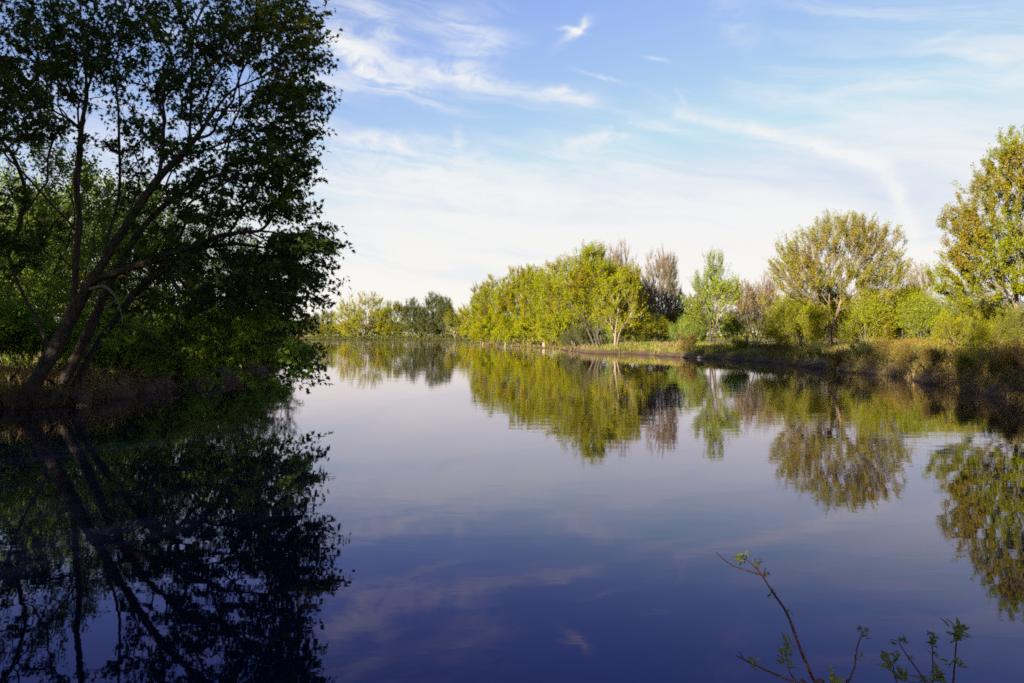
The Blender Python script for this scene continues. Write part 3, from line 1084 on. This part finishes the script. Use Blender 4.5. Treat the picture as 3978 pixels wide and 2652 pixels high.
b2 = ptree(1512, 110, 1474, 1560, 573, name='budding_tree', label='pinkish grey twiggy tree with dark lower stems right of the spit trees', cb=.2, stems=4, spread=.45, leaf='bud', bark='grey', seed=68, npts=430, r0=.012, group=G_BT, sh=bsh)
dup(b2, on_ground(1716, 104), 1.7, .62, 'small bare grey tree behind the slender leaning one', G_BT)
dup(b1, on_ground(2112, 118), 2.3, .66, 'bare grey treetop showing above the green thicket', G_BT)
dup(b1, on_ground(1762, 112), 2.9, .56, 'bare grey tree left of the broad round tree', G_BT)
dup(s2, on_ground(1330, 132), 2.0, .72, 'dark understorey tree behind the leaning trunks', G_SP, LF['wood'])
dup(s1, on_ground(1300, 140), 4.0, .78, 'green tree low behind the middle of the spit', G_SP, LF['olive'])
dup(s3, on_ground(1465, 118), 1.0, .62, 'olive tree low behind the rounded spit tree', G_SP, LF['olive'])
dup(s2, on_ground(1545, 120), 5.2, .55, 'low green tree right of the pinkish twiggy tree', G_SP, LF['wood'])
dup(s2, on_ground(1590, 128), .5, .52, 'low olive tree behind the gap in the right bank trees', G_SP, LF['olive'])

# ------------------------------------------------------------------ trees of the right bank
ptree(1640, 82, 1622, 1712, 640, name='slender_tree', label='slender tree with a pale bare trunk leaning right at the grassy bank', cb=.5, stems=1, spread=.3, leaf='spring', bark='pale', seed=71, npts=150, r0=.009,
      sh=dict(rt=.02, per=1.4, L=.8, up=.5, out=.5, rnd=.4, nl=6, ls=.22, shape='spray', twig=.009), trunk_frac=.85)
ptree(1632, 90, 1574, 1716, 572, name='spring_tree', label='fresh green airy tree behind the slender leaning trunk', cb=.10, stems=2, spread=.3, leaf='spring', bark='dark', seed=72, npts=560,
      lobes=[((0, 0, 9.0), (1.5, 1.5, 2.0)), ((-.5, 0, 6.8), (2.2, 2.2, 1.9)), ((1.0, .3, 5.8), (2.3, 2.3, 1.8)), ((-1.7, -.3, 4.8), (1.7, 1.8, 1.5)), ((0, 0, 3.4), (2.5, 2.5, 1.4)),
             ((1.8, 0, 7.0), (1.0, 1.0, .9))], r0=.011,
      sh=dict(rt=.026, per=2.0, L=1.2, up=.75, out=.75, rnd=.28, nl=17, ls=.125, shape='kite', twig=.012, cluster=.045, align=1.1))
ptree(1738, 80, 1692, 1792, 654, name='dark_shrub_tree', label='dark many-stemmed bare bush fanning up from the bank', cb=.22, stems=9, spread=.8, leaf='rust', bark='dark', seed=73, npts=330, r0=.011,
      sh=dict(rt=.02, per=2.0, L=.9, up=.7, out=.4, rnd=.35, nl=3, ls=.14, shape='kite', twig=.012))


def broad_tree():
    Y = 68.0
    loc = on_ground(1911, Y)
    H = CAMH + (HZ - 497) / F * Y - loc[2]
    k = Y / F

    def w(px, py, dy=0.0):
        return np.array([(px - 1911) * k, dy, CAMH + (HZ - py) * k - loc[2]])
    paths = [([w(1908, 792), w(1914, 750), w(1926, 710), w(1934, 665), w(1936, 620, .2), w(1944, 570, .3), w(1950, 530, .3)], False),
             ([w(1903, 792, -.3), w(1901, 750, -.4), w(1899, 710, -.5), w(1896, 665, -.8), w(1890, 610, -1.2), w(1880, 560, -1.4)], False),
             ([w(1934, 660), w(1952, 625, -.8), w(1980, 585, -1.5), w(2010, 550, -1.8)], True),
             ([w(1926, 705), w(1905, 660, .8), w(1870, 615, 1.6), w(1835, 580, 2)], True),
             ([w(1934, 650), w(1965, 640, 1.2), w(2010, 620, 2), w(2050, 605, 2.2)], True),
             ([w(1899, 700, -.5), w(1870, 670, -1.2), w(1830, 640, -2), w(1800, 620, -2.2)], True)]
    c = lambda px, py, dy, rx, ry, rd: (w(px, py, dy), (rx * k, rd, ry * k))
    lobes = [c(1930, 600, 0, 125, 95, 4.6), c(1850, 585, 0, 62, 55, 3), c(2005, 575, 0, 66, 58, 3), c(1930, 545, 0, 75, 48, 3.4),
             c(1825, 625, 0, 48, 45, 3), c(2040, 625, 0, 40, 45, 3), c(1930, 660, 0, 115, 50, 4), c(1850, 665, 0, 60, 45, 3.4), c(2015, 660, 0, 60, 45, 3.4)]
    make_tree('broad_maple', 'broad round spring tree on twin pale trunks with sky showing through its twigs', 'tree', loc, H, 150 * k, cb=.25, leaf='broad', bark='twig', seed=74,
              npts=1350, r0=.0088, e=2.1, paths=paths, lobes=lobes, upk=.45,
              sh=dict(rt=.02, per=2.3, L=.95, up=.75, out=.9, rnd=.32, nl=20, ls=.115, shape='kite', twig=.009, cluster=.02, align=1.2))


broad_tree()


def edge_tree():
    Y = 47.0
    loc = on_ground(2334, Y)
    k = Y / F

    def w(px, py, dy=0.0):
        return np.array([(px - 2334) * k, dy, CAMH + (HZ - py) * k - loc[2]])
    paths = [([w(2334, 800), w(2336, 740), w(2334, 680), w(2330, 600), w(2335, 500), w(2345, 400), w(2352, 320)], False),
             ([w(2334, 690), w(2300, 630, -.6), w(2270, 560, -1), w(2250, 480, -1.2)], True),
             ([w(2332, 640), w(2370, 560, .6), w(2410, 480, 1)], True),
             ([w(2332, 600), w(2300, 520, .6), w(2290, 430, .8)], True),
             ([w(2334, 720), w(2280, 690, .6), w(2220, 660, 1), w(2175, 640, 1)], True)]
    c = lambda px, py, dy, rx, ry, rd: (w(px, py, dy), (rx * k, rd, ry * k))
    lobes = [c(2345, 520, 0, 150, 160, 4), c(2330, 400, 0, 80, 95, 2.6), c(2240, 560, 0, 70, 70, 2.6), c(2225, 640, 0, 72, 55, 2.6), c(2215, 505, 0, 34, 36, 1.6),
             c(2400, 420, 0, 90, 120, 3), c(2310, 660, 0, 120, 60, 3.6), c(2420, 600, 0, 120, 110, 3.6), c(2345, 345, 0, 45, 55, 1.6)]
    return make_tree('edge_tree', 'tall yellow green tree with russet upper twigs at the right frame edge', 'tree', loc, w(0, 290)[2], 6, cb=.2, leaf='edge', bark='grey', seed=75,
                     npts=1500, r0=.008, e=2.1, paths=paths, lobes=lobes, upk=.35,
                     sh=dict(rt=.018, per=3.0, L=.72, up=.5, out=.85, rnd=.28, nl=25, ls=.108, shape='kite', twig=.008, cluster=.035, align=1.1))


et = edge_tree()

# ------------------------------------------------------------------ thickets of the right bank
G_TH = 'thicket shrubs of the right bank'
tsh = dict(rt=.02, per=3.4, L=1.0, up=.6, out=.6, rnd=.38, nl=20, ls=.095, shape='kite', droop=.2, cluster=.06, twig=.008, align=1.0)
t1 = make_shrub('thicket_shrub', 'golden green thicket left of the broad tree trunks', on_ground(1838, 66.5), 5.4, 2.5, 81, leaf='gold', bark='grey', group=G_TH, npts=300, sh=tsh)
t2 = make_shrub('thicket_shrub', 'golden green thicket right of the broad tree trunks', on_ground(1992, 66.5), 5.8, 2.7, 82, leaf='gold', bark='grey', group=G_TH, npts=320, sh=tsh)
t3 = make_shrub('thicket_shrub', 'mid green thicket left of the edge tree', on_ground(2130, 60), 4.5, 2.3, 83, leaf='spring', bark='grey', group=G_TH, npts=260, sh=tsh)
for src, px, Y, rz, sc, leaf, lb in [
        (t1, 1880, 75, 1.1, 1.2, 'gold', 'golden thicket straight behind the left trunk of the broad tree'),
        (t2, 1955, 76, 4.1, 1.25, 'gold', 'golden thicket straight behind the right trunk of the broad tree'),
        (t2, 1800, 76, 2.0, 1.1, 'gold', 'golden thicket at the left foot of the broad crown'),
        (t3, 2070, 70, 1.3, 1.3, 'gold', 'golden shrub at the right foot of the broad crown'),
        (t3, 2175, 66, 2.5, 1.15, 'olive', 'olive green thicket in the gap before the edge tree'),
        (t1, 2210, 46, 4.2, .62, 'gold', 'yellow green bush below the edge tree boughs'),
        (t2, 2290, 50, .7, .66, 'gold', 'yellow bush at the foot of the edge tree'),
        (t3, 2120, 80, 5.0, 1.25, 'olive', 'tall olive thicket set back in the gap'),
        (t3, 1600, 96, 3.7, 1.0, 'wood', 'dark green bush behind the left of the slender trunk'),
        (t3, 1680, 98, .9, 1.05, 'wood', 'dark green bush behind the slender trunk'),
        (t1, 1770, 92, 5.5, 1.0, 'olive', 'olive bush behind the dark many-stemmed bush'),
        (t3, 1560, 100, 2.2, .8, 'wood', 'green bush at the right end of the spit trees'),
        (t1, 1500, 104, 1.5, .8, 'gold', 'golden bush under the pinkish twiggy tree'),
        (t3, 1340, 116, 1.0, .95, 'dark', 'dark bush behind the leaning trunks by the water'),
        (t3, 1310, 121, 2.9, .8, 'dark', 'dark bush overhanging the cut bank of the spit'),
        (t1, 1124, 184, .4, 1.5, 'lime', 'lime bush at the water edge of the spit tip'),
        (t2, 1168, 168, 1.4, 1.4, 'lime', 'lime bush between the first two spit trees'),
        (t3, 1215, 155, 2.4, 1.9, 'gold', 'golden bush between the second and third spit trees'),
        (t2, 1262, 142, 3.4, 1.3, 'lime', 'lime bush right behind the pale stump'),
        (t1, 1290, 134, 4.4, 1.2, 'olive', 'olive bush left of the dark bushes on the spit'),
        (t1, 1440, 112, .9, .8, 'olive', 'olive bush right of the straight pale trunk'),
        (t3, 1475, 106, 1.9, 1.2, 'olive', 'olive bush below the right side of the rounded spit tree'),
        (t2, 1400, 120, 2.9, 1.5, 'wood', 'dark green bush filling the back of the spit grove'),
        (t2, 1530, 112, 2.9, 1.0, 'olive', 'olive bush around the pinkish twiggy tree stems'),
        (t2, 1850, 80, 3.9, 1.15, 'gold', 'tall golden shrub reaching into the left of the broad crown'),
        (t2, 2045, 78, 1.9, 1.2, 'gold', 'tall golden shrub reaching into the right of the broad crown'),
        (t3, 1868, 55.5, 1.1, .34, 'dark', 'small dark shrub overhanging the water left of the driftwood'),
        (t1, 1925, 51, 2.6, .32, 'rust', 'russet shrub on the bank just right of the driftwood'),
        (t2, 1975, 48.5, .6, .28, 'dark', 'dark shrub on the bank above the small grey stone'),
        (t3, 2075, 43.5, 3.6, .32, 'rust', 'russet shrub on the bank right of the large flat stone'),
        (t1, 2150, 37.5, 4.7, .28, 'rust', 'russet shrub at the waterline where the right bank bulges'),
        (t2, 2225, 33, 5.6, .24, 'olive', 'low olive shrub overhanging the shaded right bank'),
        (t3, 2300, 29.5, 2.0, .28, 'rust', 'russet shrub in the shaded brush near the right frame edge'),
        (t1, 1700, 71, 3.0, .34, 'spring', 'fresh green low shrub on the grassy bank right of the slender trunk'),
        (t2, 1575, 82, 1.7, .42, 'rust', 'brown low shrub at the waterline left of the slender trunk'),
        (t2, 2350, 44, 3.3, .6, 'olive', 'olive bush at the right frame edge behind dry brush'),
        (t1, 2250, 62, 2.2, 1.0, 'olive', 'olive thicket seen under the edge tree boughs')]:
    dup(src, on_ground(px, Y), rz, sc, lb, G_TH, LF[leaf])


# ------------------------------------------------------------------ grass and dry brush (nobody could count them)
def scatter(n, xr, yr, rng, dmin, dmax, keep=None):
    x = rng.uniform(*xr, n)
    y = rng.uniform(*yr, n)
    d = sdist(x, y)
    k = (d > dmin) & (d < dmax)
    if keep is not None:
        k &= keep(x, y)
    x, y, d = x[k], y[k], d[k]
    return x, y, ground(x, y), d


def blades(mb, x, y, z, h, w, rng, lean=.35):
    n = len(x)
    a = rng.uniform(0, 2 * math.pi, n)
    s = np.stack([np.cos(a), np.sin(a), np.zeros(n)], 1) * w[:, None]
    b = np.stack([x, y, z - .03], 1)
    l = rng.normal(0, lean, (n, 3)) * h[:, None]
    l[:, 2] = 0
    mid = b + l * .35 + np.array([0, 0, .6]) * h[:, None]
    top = b + l + np.array([0, 0, 1.0]) * h[:, None]
    V = np.stack([b - s, b + s, mid + s * .7, top, mid - s * .7], 1)
    mb.add(V, np.arange(n * 5).reshape(-1, 5), rng.random(n))


def bank_cover():
    rng = np.random.default_rng(5)
    # green grass
    mb = MB()
    for (n, xr, yr, dm, h0, w0) in [(60000, (12, 60), (20, 110), 14, .34, .022), (26000, (12, 34), (56, 102), 8, .42, .03), (24000, (-40, -13), (20, 62), 9, .30, .014), (9000, (-12, 30), (96, 215), 14, .4, .035),
                                    (9000, (-7, 9), (-3, 3.2), 6, .22, .004)]:
        x, y, z, d = scatter(n, xr, yr, rng, .25, dm, lambda x, y: wob(x, y, 2.2, .5) > -.25)
        blades(mb, x, y, z, h0 * rng.uniform(.4, 1.3, len(x)), w0 * rng.uniform(.6, 1.3, len(x)), rng)
    tag(mb.build('grass', leaf_mat('grass_green', (.090, .125, .018), (.140, .160, .026), (.150, .130, .040), .25, .3)), 'fresh green grass along the banks', 'grass', kind='stuff')
    # straw-coloured dead grass
    mb = MB()
    for (n, xr, yr, dm, h0, w0) in [(48000, (12, 55), (20, 100), 9, .55, .018), (26000, (-22, -13), (20, 62), 4, .6, .012), (9000, (-10, 24), (96, 210), 8, .6, .035)]:
        x, y, z, d = scatter(n, xr, yr, rng, -.12, dm, lambda x, y: (wob(x, y, 1.7, 2.5) > -.1) | (sdist(x, y) < .9))
        blades(mb, x, y, z, h0 * rng.uniform(.35, 1.3, len(x)), w0 * rng.uniform(.6, 1.3, len(x)), rng, .5)
    tag(mb.build('dry_grass', leaf_mat('grass_dry', (.170, .120, .060), (.230, .170, .085), (.120, .085, .045), .2, .4)), 'straw brown dead grass along the waterline', 'grass', kind='stuff')
    # brown and olive brush of fine upright stems on the right bank
    mw, ml = MB(), MB()
    x, y, z, d = scatter(60000, (14, 48), (22, 74), rng, -.1, 11, lambda x, y: (wob(x, y, 2.6, 1.1) > -.35) & ~((x < 34) & (y > 60)) & ~((y > 40) & (wob(x, y, 4.0, 2.0) < -.2)))
    n = len(x)
    h = (1.0 + .9 * rng.random(n)) * sm(-.8, 2.0, d) * (.85 + .35 * wob(x, y, 3.3, .2))
    h = np.clip(h * (1 - .35 * sm(36, 50, y)), .35, 2.2)
    b = np.stack([x, y, z - .05], 1)
    tip = b + np.stack([rng.normal(0, .22, n) * h, rng.normal(0, .22, n) * h, h], 1)
    dr = unit(tip - b)
    a = unit(np.cross(dr, rng.normal(0, 1, (n, 3))))
    c = np.cross(dr, a)
    r = .008
    V = np.stack([b + a * r, b - .5 * a * r + .86 * c * r, b - .5 * a * r - .86 * c * r, tip], 1)
    q = np.arange(n)[:, None] * 4
    mw.add(V, np.concatenate([q + np.array([[0, 1, 3]]), q + np.array([[1, 2, 3]]), q + np.array([[2, 0, 3]])]))
    k = 6
    si = np.repeat(np.arange(n), k)
    t = rng.uniform(.3, 1, n * k)
    pos = b[si] + (tip - b)[si] * t[:, None] + rng.normal(0, .07, (n * k, 3))
    add_leaves(ml, pos, rng.normal(0, 1, (n * k, 3)) + dr[si], rng.normal(0, 1, (n * k, 3)), rng.uniform(.05, .11, n * k), 'kite', rng)
    tag(mw.build('brush_stems', BK['twig']), 'thin brown upright brush stems on the right bank', 'brush', kind='stuff')
    tag(ml.build('brush_leaves', LF['rust']), 'small russet and olive leaves of the right bank brush', 'brush', kind='stuff')


bank_cover()


# ------------------------------------------------------------------ driftwood, stones, roots
def stones():
    rng = np.random.default_rng(9)
    m, N, out = mat_new('river_stone')
    tc = N.new('ShaderNodeTexCoord')
    n1 = N.noise(tc.outputs['Object'], 5, 5, .6)
    p = N.new('ShaderNodeBsdfPrincipled')
    N.link(N.mix(n1, (.17, .15, .13), (.33, .30, .27)), p.inputs['Base Color'])
    p.inputs['Roughness'].default_value = .9
    bp = N.new('ShaderNodeBump')
    bp.inputs['Distance'].default_value = .05
    N.link(n1, bp.inputs['Height'])
    N.link(bp.outputs[0], p.inputs['Normal'])
    N.link(p.outputs[0], out.inputs[0])
    for px, py, s, lb in [(2022, 853, (.42, .3, .17), 'large flat pale stone at the waterline below the bare earth slope'),
                          (1996, 851, (.22, .18, .11), 'small grey stone left of the large flat one'),
                          (1606, 823, (.34, .25, .18), 'larger of two grey stones at the waterline below the slender tree'),
                          (1592, 822, (.22, .18, .13), 'smaller of two grey stones at the waterline below the slender tree'),
                          (1930, 850, (.3, .22, .14), 'dark grey stone beside the driftwood')]:
        Y = CAMH * F / (py - HZ)
        nth, nph = 14, 9
        V, Q = [], []
        ph = rng.random(6) * 6
        for i in range(nph + 1):
            for j in range(nth):
                a, e = 2 * math.pi * j / nth, math.pi * (i / nph - .5)
                k = 1 + .16 * math.sin(2 * a + ph[0]) * math.cos(e) + .10 * math.sin(3 * a + ph[1] + 2 * e) + .08 * math.sin(5 * e + ph[2])
                V.append((s[0] * k * math.cos(a) * math.cos(e), s[1] * k * math.sin(a) * math.cos(e), s[2] * k * math.sin(e) + s[2] * .35))
        for i in range(nph):
            for j in range(nth):
                j2 = (j + 1) % nth
                Q.append((i * nth + j, i * nth + j2, (i + 1) * nth + j2, (i + 1) * nth + j))
        mb = MB()
        mb.add(V, Q)
        o = mb.build('stone', m, smooth=True)
        o.location = ((px - CX) / F * Y, Y, 0.02)
        o.rotation_euler = (0, 0, rng.random() * 3)
        tag(o, lb, 'stone', 'stones at the waterline of the right bank')


stones()


def driftwood():
    Y = 52.0
    B = P(1890, 836, Y)
    B[2] = 0
    root = empty('driftwood', B)
    tag(root, 'grey fallen branch lying across the bank edge into the water', 'driftwood')
    sk = Skel()
    f = lambda px, py, y: P(px, py, y) - B
    sk.path([f(1850, 838, 53), f(1880, 832, 52), f(1895, 829, 51.6), f(1902, 838, 51), f(1907, 846, 50.6)], step=.25)
    sk.path([f(1880, 832, 52), f(1890, 822, 52), f(1898, 816, 52.2)], attach=True, step=.25)
    sk.path([f(1866, 836, 52.4), f(1860, 826, 52.6), f(1850, 822, 53)], attach=True, step=.25)
    r = np.array([max(.02, .075 - .02 * l) for l in sk.plen])
    mb = MB()
    wood_mesh(mb, sk, r)
    mb.build('branch', BK['drift'], root, smooth=True)


driftwood()


def stump():
    for px, Y, h, r, lb in [(1250, 139, 1.0, .36, 'thick pale stump at the water edge below the spit trees'), (1160, 164, 1.2, .22, 'thin leaning snag on the spit shore'),
                            (1108, 196, 1.0, .25, 'short dark snag at the very tip of the spit')]:
        loc = on_ground(px, Y)
        mb = MB()
        rng = np.random.default_rng(int(px))
        lean = rng.normal(0, .25, 2)
        p = np.array([(lean[0] * t, lean[1] * t, -.2 + (h + .2) * t) for t in np.linspace(0, 1, 7)])
        rr = r * np.array([1.5, 1.2, 1.0, .92, .9, .85, .3])
        tube(mb, p, rr, 9)
        o = mb.build('stump', BK['grey' if px != 1250 else 'pale'], smooth=True)
        o.location = loc
        tag(o, lb, 'stump', 'stumps along the spit')


stump()


def hanging_roots():
    rng = np.random.default_rng(31)
    k = 0
    for px, Y, lb in [(440, 36.2, 'tangle of bare roots hanging from the left bank into the water'), (490, 39.5, 'smaller root tangle nearer the tip of the left bank'),
                      (330, 31.8, 'root tangle at the bank right of the maple')]:
        x = -15.0 + (.15 if Y > 35 else .6)
        B = np.array([x - .2, Y, 0])
        mb = MB()
        for i in range(20):
            o = np.array([rng.normal(-.1, .3), rng.normal(0, .8), 0])
            top = o + np.array([-.35, 0, .55 + .25 * rng.random()])
            mid = o + np.array([.3 * rng.random() + .1, rng.normal(0, .35), .2 + .4 * rng.random()])
            end = o + np.array([.3 + .6 * rng.random(), rng.normal(0, .5), -.08])
            p = catmull(np.array([top, mid, end]), 4)
            tube(mb, p, np.linspace(.022, .008, len(p)), 4)
        ob = mb.build('root_tangle', BK['grey'], smooth=True)
        ob.location = B
        tag(ob, lb, 'roots', 'root tangles on the left bank')


hanging_roots()


# ------------------------------------------------------------------ foreground shoots
def fore_leaf(mb, pos, d, size, rng, n=5, curl=.5):
    """a little spray of oval leaves at a shoot tip or node"""
    for i in range(n + 5):
        a = rng.uniform(0, 2 * math.pi)
        d = np.asarray(d, float)
        u = unit(np.cross(d, [.3, .5, .8]))
        v = np.cross(d, u)
        ax = unit(d * rng.uniform(.3, 1.0) + (u * math.cos(a) + v * math.sin(a)) * rng.uniform(.4, 1.0))
        s = size * rng.uniform(.35, .85)
        pj = pos + rng.normal(0, .22 * size, 3)
        nr = unit(np.cross(ax, np.cross(d, ax)) + rng.normal(0, .2, 3))
        side = np.cross(nr, ax)
        V, Q = [], []
        wd = [0, .16, .24, .25, .18, .07, 0]
        K = len(wd)
        cu = rng.uniform(.0, curl)
        for j in range(K):
            t = j / (K - 1)
            c = pj + ax * s * t * (1 - .25 * cu * t) - nr * s * cu * t * t + np.array([0, 0, -.12 * cu * t * t * s])
            for q in (-1, 0, 1):
                V.append(c + side * s * wd[j] * q + nr * s * .08 * abs(q))
        for j in range(K - 1):
            for q in range(2):
                o = j * 3 + q
                Q.append((o, o + 1, o + 4, o + 3))
        mb.add(V, Q, np.full(len(Q), rng.random()))


def fore_shrub(label, base_px, Y0, stems):
    rng = np.random.default_rng(int(base_px))
    B = np.array([(base_px - CX) / F * Y0, Y0, gz((base_px - CX) / F * Y0, Y0) - .05])
    root = empty('bank_shrub', B)
    tag(root, label, 'shrub', 'budding shrubs at the near bank')
    for (pts, y0, y1, r, sprays, subs) in stems:
        n = len(pts)
        P3 = [P(a, b, y0 + (y1 - y0) * i / max(1, n - 1)) - B for i, (a, b) in enumerate(pts)]
        foot = np.array([rng.normal(0, .05), rng.normal(0, .05), 0])
        P3 = [foot, (foot + P3[0]) / 2 + np.array([rng.normal(0, .02), rng.normal(0, .02), 0])] + P3
        mb = MB()
        c = catmull(np.array(P3), 6)
        rr = r * np.linspace(.95, .38, len(c))
        k = np.arange(len(c))
        rr = rr * (1 + .18 * (k % 9 == 0))
        tube(mb, c, rr, 8)
        for sp in subs:
            q = np.array([P(a, b, y1) - B for a, b in sp])
            q = catmull(q, 5)
            tube(mb, q, r * .42 * np.linspace(1, .5, len(q)), 6)
        st = mb.build('stem', BK['stem'], root, smooth=True)
        for (px, py, size, num, dx, dy) in sprays:
            ml = MB()
            fore_leaf(ml, P(px, py, y1) - B, unit(np.array([dx, -.15, dy])), size, rng, num)
            ml.build('leaf_spray', LF['fore'], st, smooth=True)


fore_shrub('near shrub with one long arching stem reaching up over the water', 1885, 1.9, [
    ([(1890, 1600), (1868, 1560), (1838, 1490), (1808, 1410), (1775, 1360), (1748, 1318)], 1.9, 1.95, .0056,
     [(1708, 1282, .034, 8, -.5, .7), (1736, 1292, .026, 7, .2, .9), (1772, 1362, .020, 6, -.8, .3), (1811, 1408, .013, 4, .5, .4), (1758, 1318, .016, 3, .4, .9)],
     [[(1752, 1322), (1722, 1312), (1685, 1300), (1662, 1284), (1645, 1268)], [(1748, 1318), (1728, 1296), (1705, 1280)], [(1754, 1328), (1756, 1312), (1758, 1304)], [(1742, 1312), (1738, 1298)]]),
    ([(1870, 1610), (1830, 1572), (1780, 1548), (1740, 1530), (1712, 1516), (1692, 1506)], 1.8, 1.75, .0036,
     [(1735, 1525, .028, 5, .1, .9)], [[(1712, 1516), (1702, 1504), (1698, 1496)]]),
    ([(1850, 1600), (1832, 1570), (1815, 1545), (1808, 1520), (1806, 1500)], 1.85, 1.8, .0030,
     [(1804, 1520, .036, 8, 0, .8), (1810, 1500, .026, 6, .2, .8), (1808, 1478, .030, 5, .2, .8)], [[(1806, 1500), (1810, 1485), (1811, 1475)]]),
    ([(1940, 1600), (1950, 1565), (1963, 1530), (1968, 1490), (1982, 1450)], 1.95, 1.95, .0034,
     [(1982, 1450, .030, 6, .1, .5), (1970, 1510, .020, 3, .6, .4)], []),
    ([(1922, 1620), (1920, 1590), (1919, 1570)], 1.9, 1.9, .0028, [(1919, 1562, .045, 4, 0, 1)], []),
])
fore_shrub('near shrub with a cluster of short leafy stems at the lower right', 2135, 1.9, [
    ([(2080, 1610), (2065, 1580), (2055, 1550), (2050, 1520)], 1.8, 1.8, .0030, [(2046, 1525, .034, 6, -.2, .8), (2054, 1510, .026, 5, .2, .8), (2070, 1558, .050, 6, .4, .7)], []),
    ([(2150, 1620), (2130, 1575), (2105, 1535), (2080, 1500), (2066, 1478)], 1.95, 1.95, .0030,
     [(2062, 1476, .028, 5, -.3, .9), (2088, 1512, .018, 4, .5, .4), (2130, 1570, .036, 6, .1, .8), (2074, 1474, .022, 3, .6, .6)], []),
    ([(2146, 1610), (2144, 1560), (2142, 1510), (2141, 1470)], 1.9, 1.9, .0028,
     [(2141, 1462, .026, 6, .1, .8), (2141, 1478, .022, 4, 0, .5), (2142, 1502, .018, 4, .4, .4), (2146, 1560, .036, 5, .2, .8)], []),
    ([(2185, 1620), (2190, 1560), (2194, 1510), (2197, 1465)], 1.85, 1.85, .0038,
     [(2195, 1462, .060, 7, 0, 1.0), (2198, 1455, .045, 5, .3, .9), (2184, 1520, .030, 4, -.3, .8), (2202, 1528, .026, 4, .5, .6), (2168, 1565, .034, 6, -.2, .7)], []),
])

# ------------------------------------------------------------------ the wood behind and beside the viewer that shades the near water
G_BW = 'trees of the near bank wood'
shade = [(-20, 5, 4.9, 1.7, w1), (-33, 3, .9, 2.2, w2), (-27, 10, 1.4, 2.3, w2), (-31, 20, 1.4, 1.7, w2), (-26, 0, 2.2, 2.4, w2),
         (-36, -6, 5.0, 2.2, w2), (-15, -7, .8, 1.6, w1), (-8, -9, 2.8, 1.75, w3), (0, -9, 4.6, 1.55, w2),
         (8, -10, 5.4, 1.4, w1), (-14, -18, 1.2, 1.9, w3), (-4, -16, 2.2, 1.8, w1)]
for i, (x, y, rz, sc, src) in enumerate(shade):
    dup(src, (x, y, gz(x, y) - .05), rz, sc, 'tall green tree of the wood behind the viewer', G_BW)
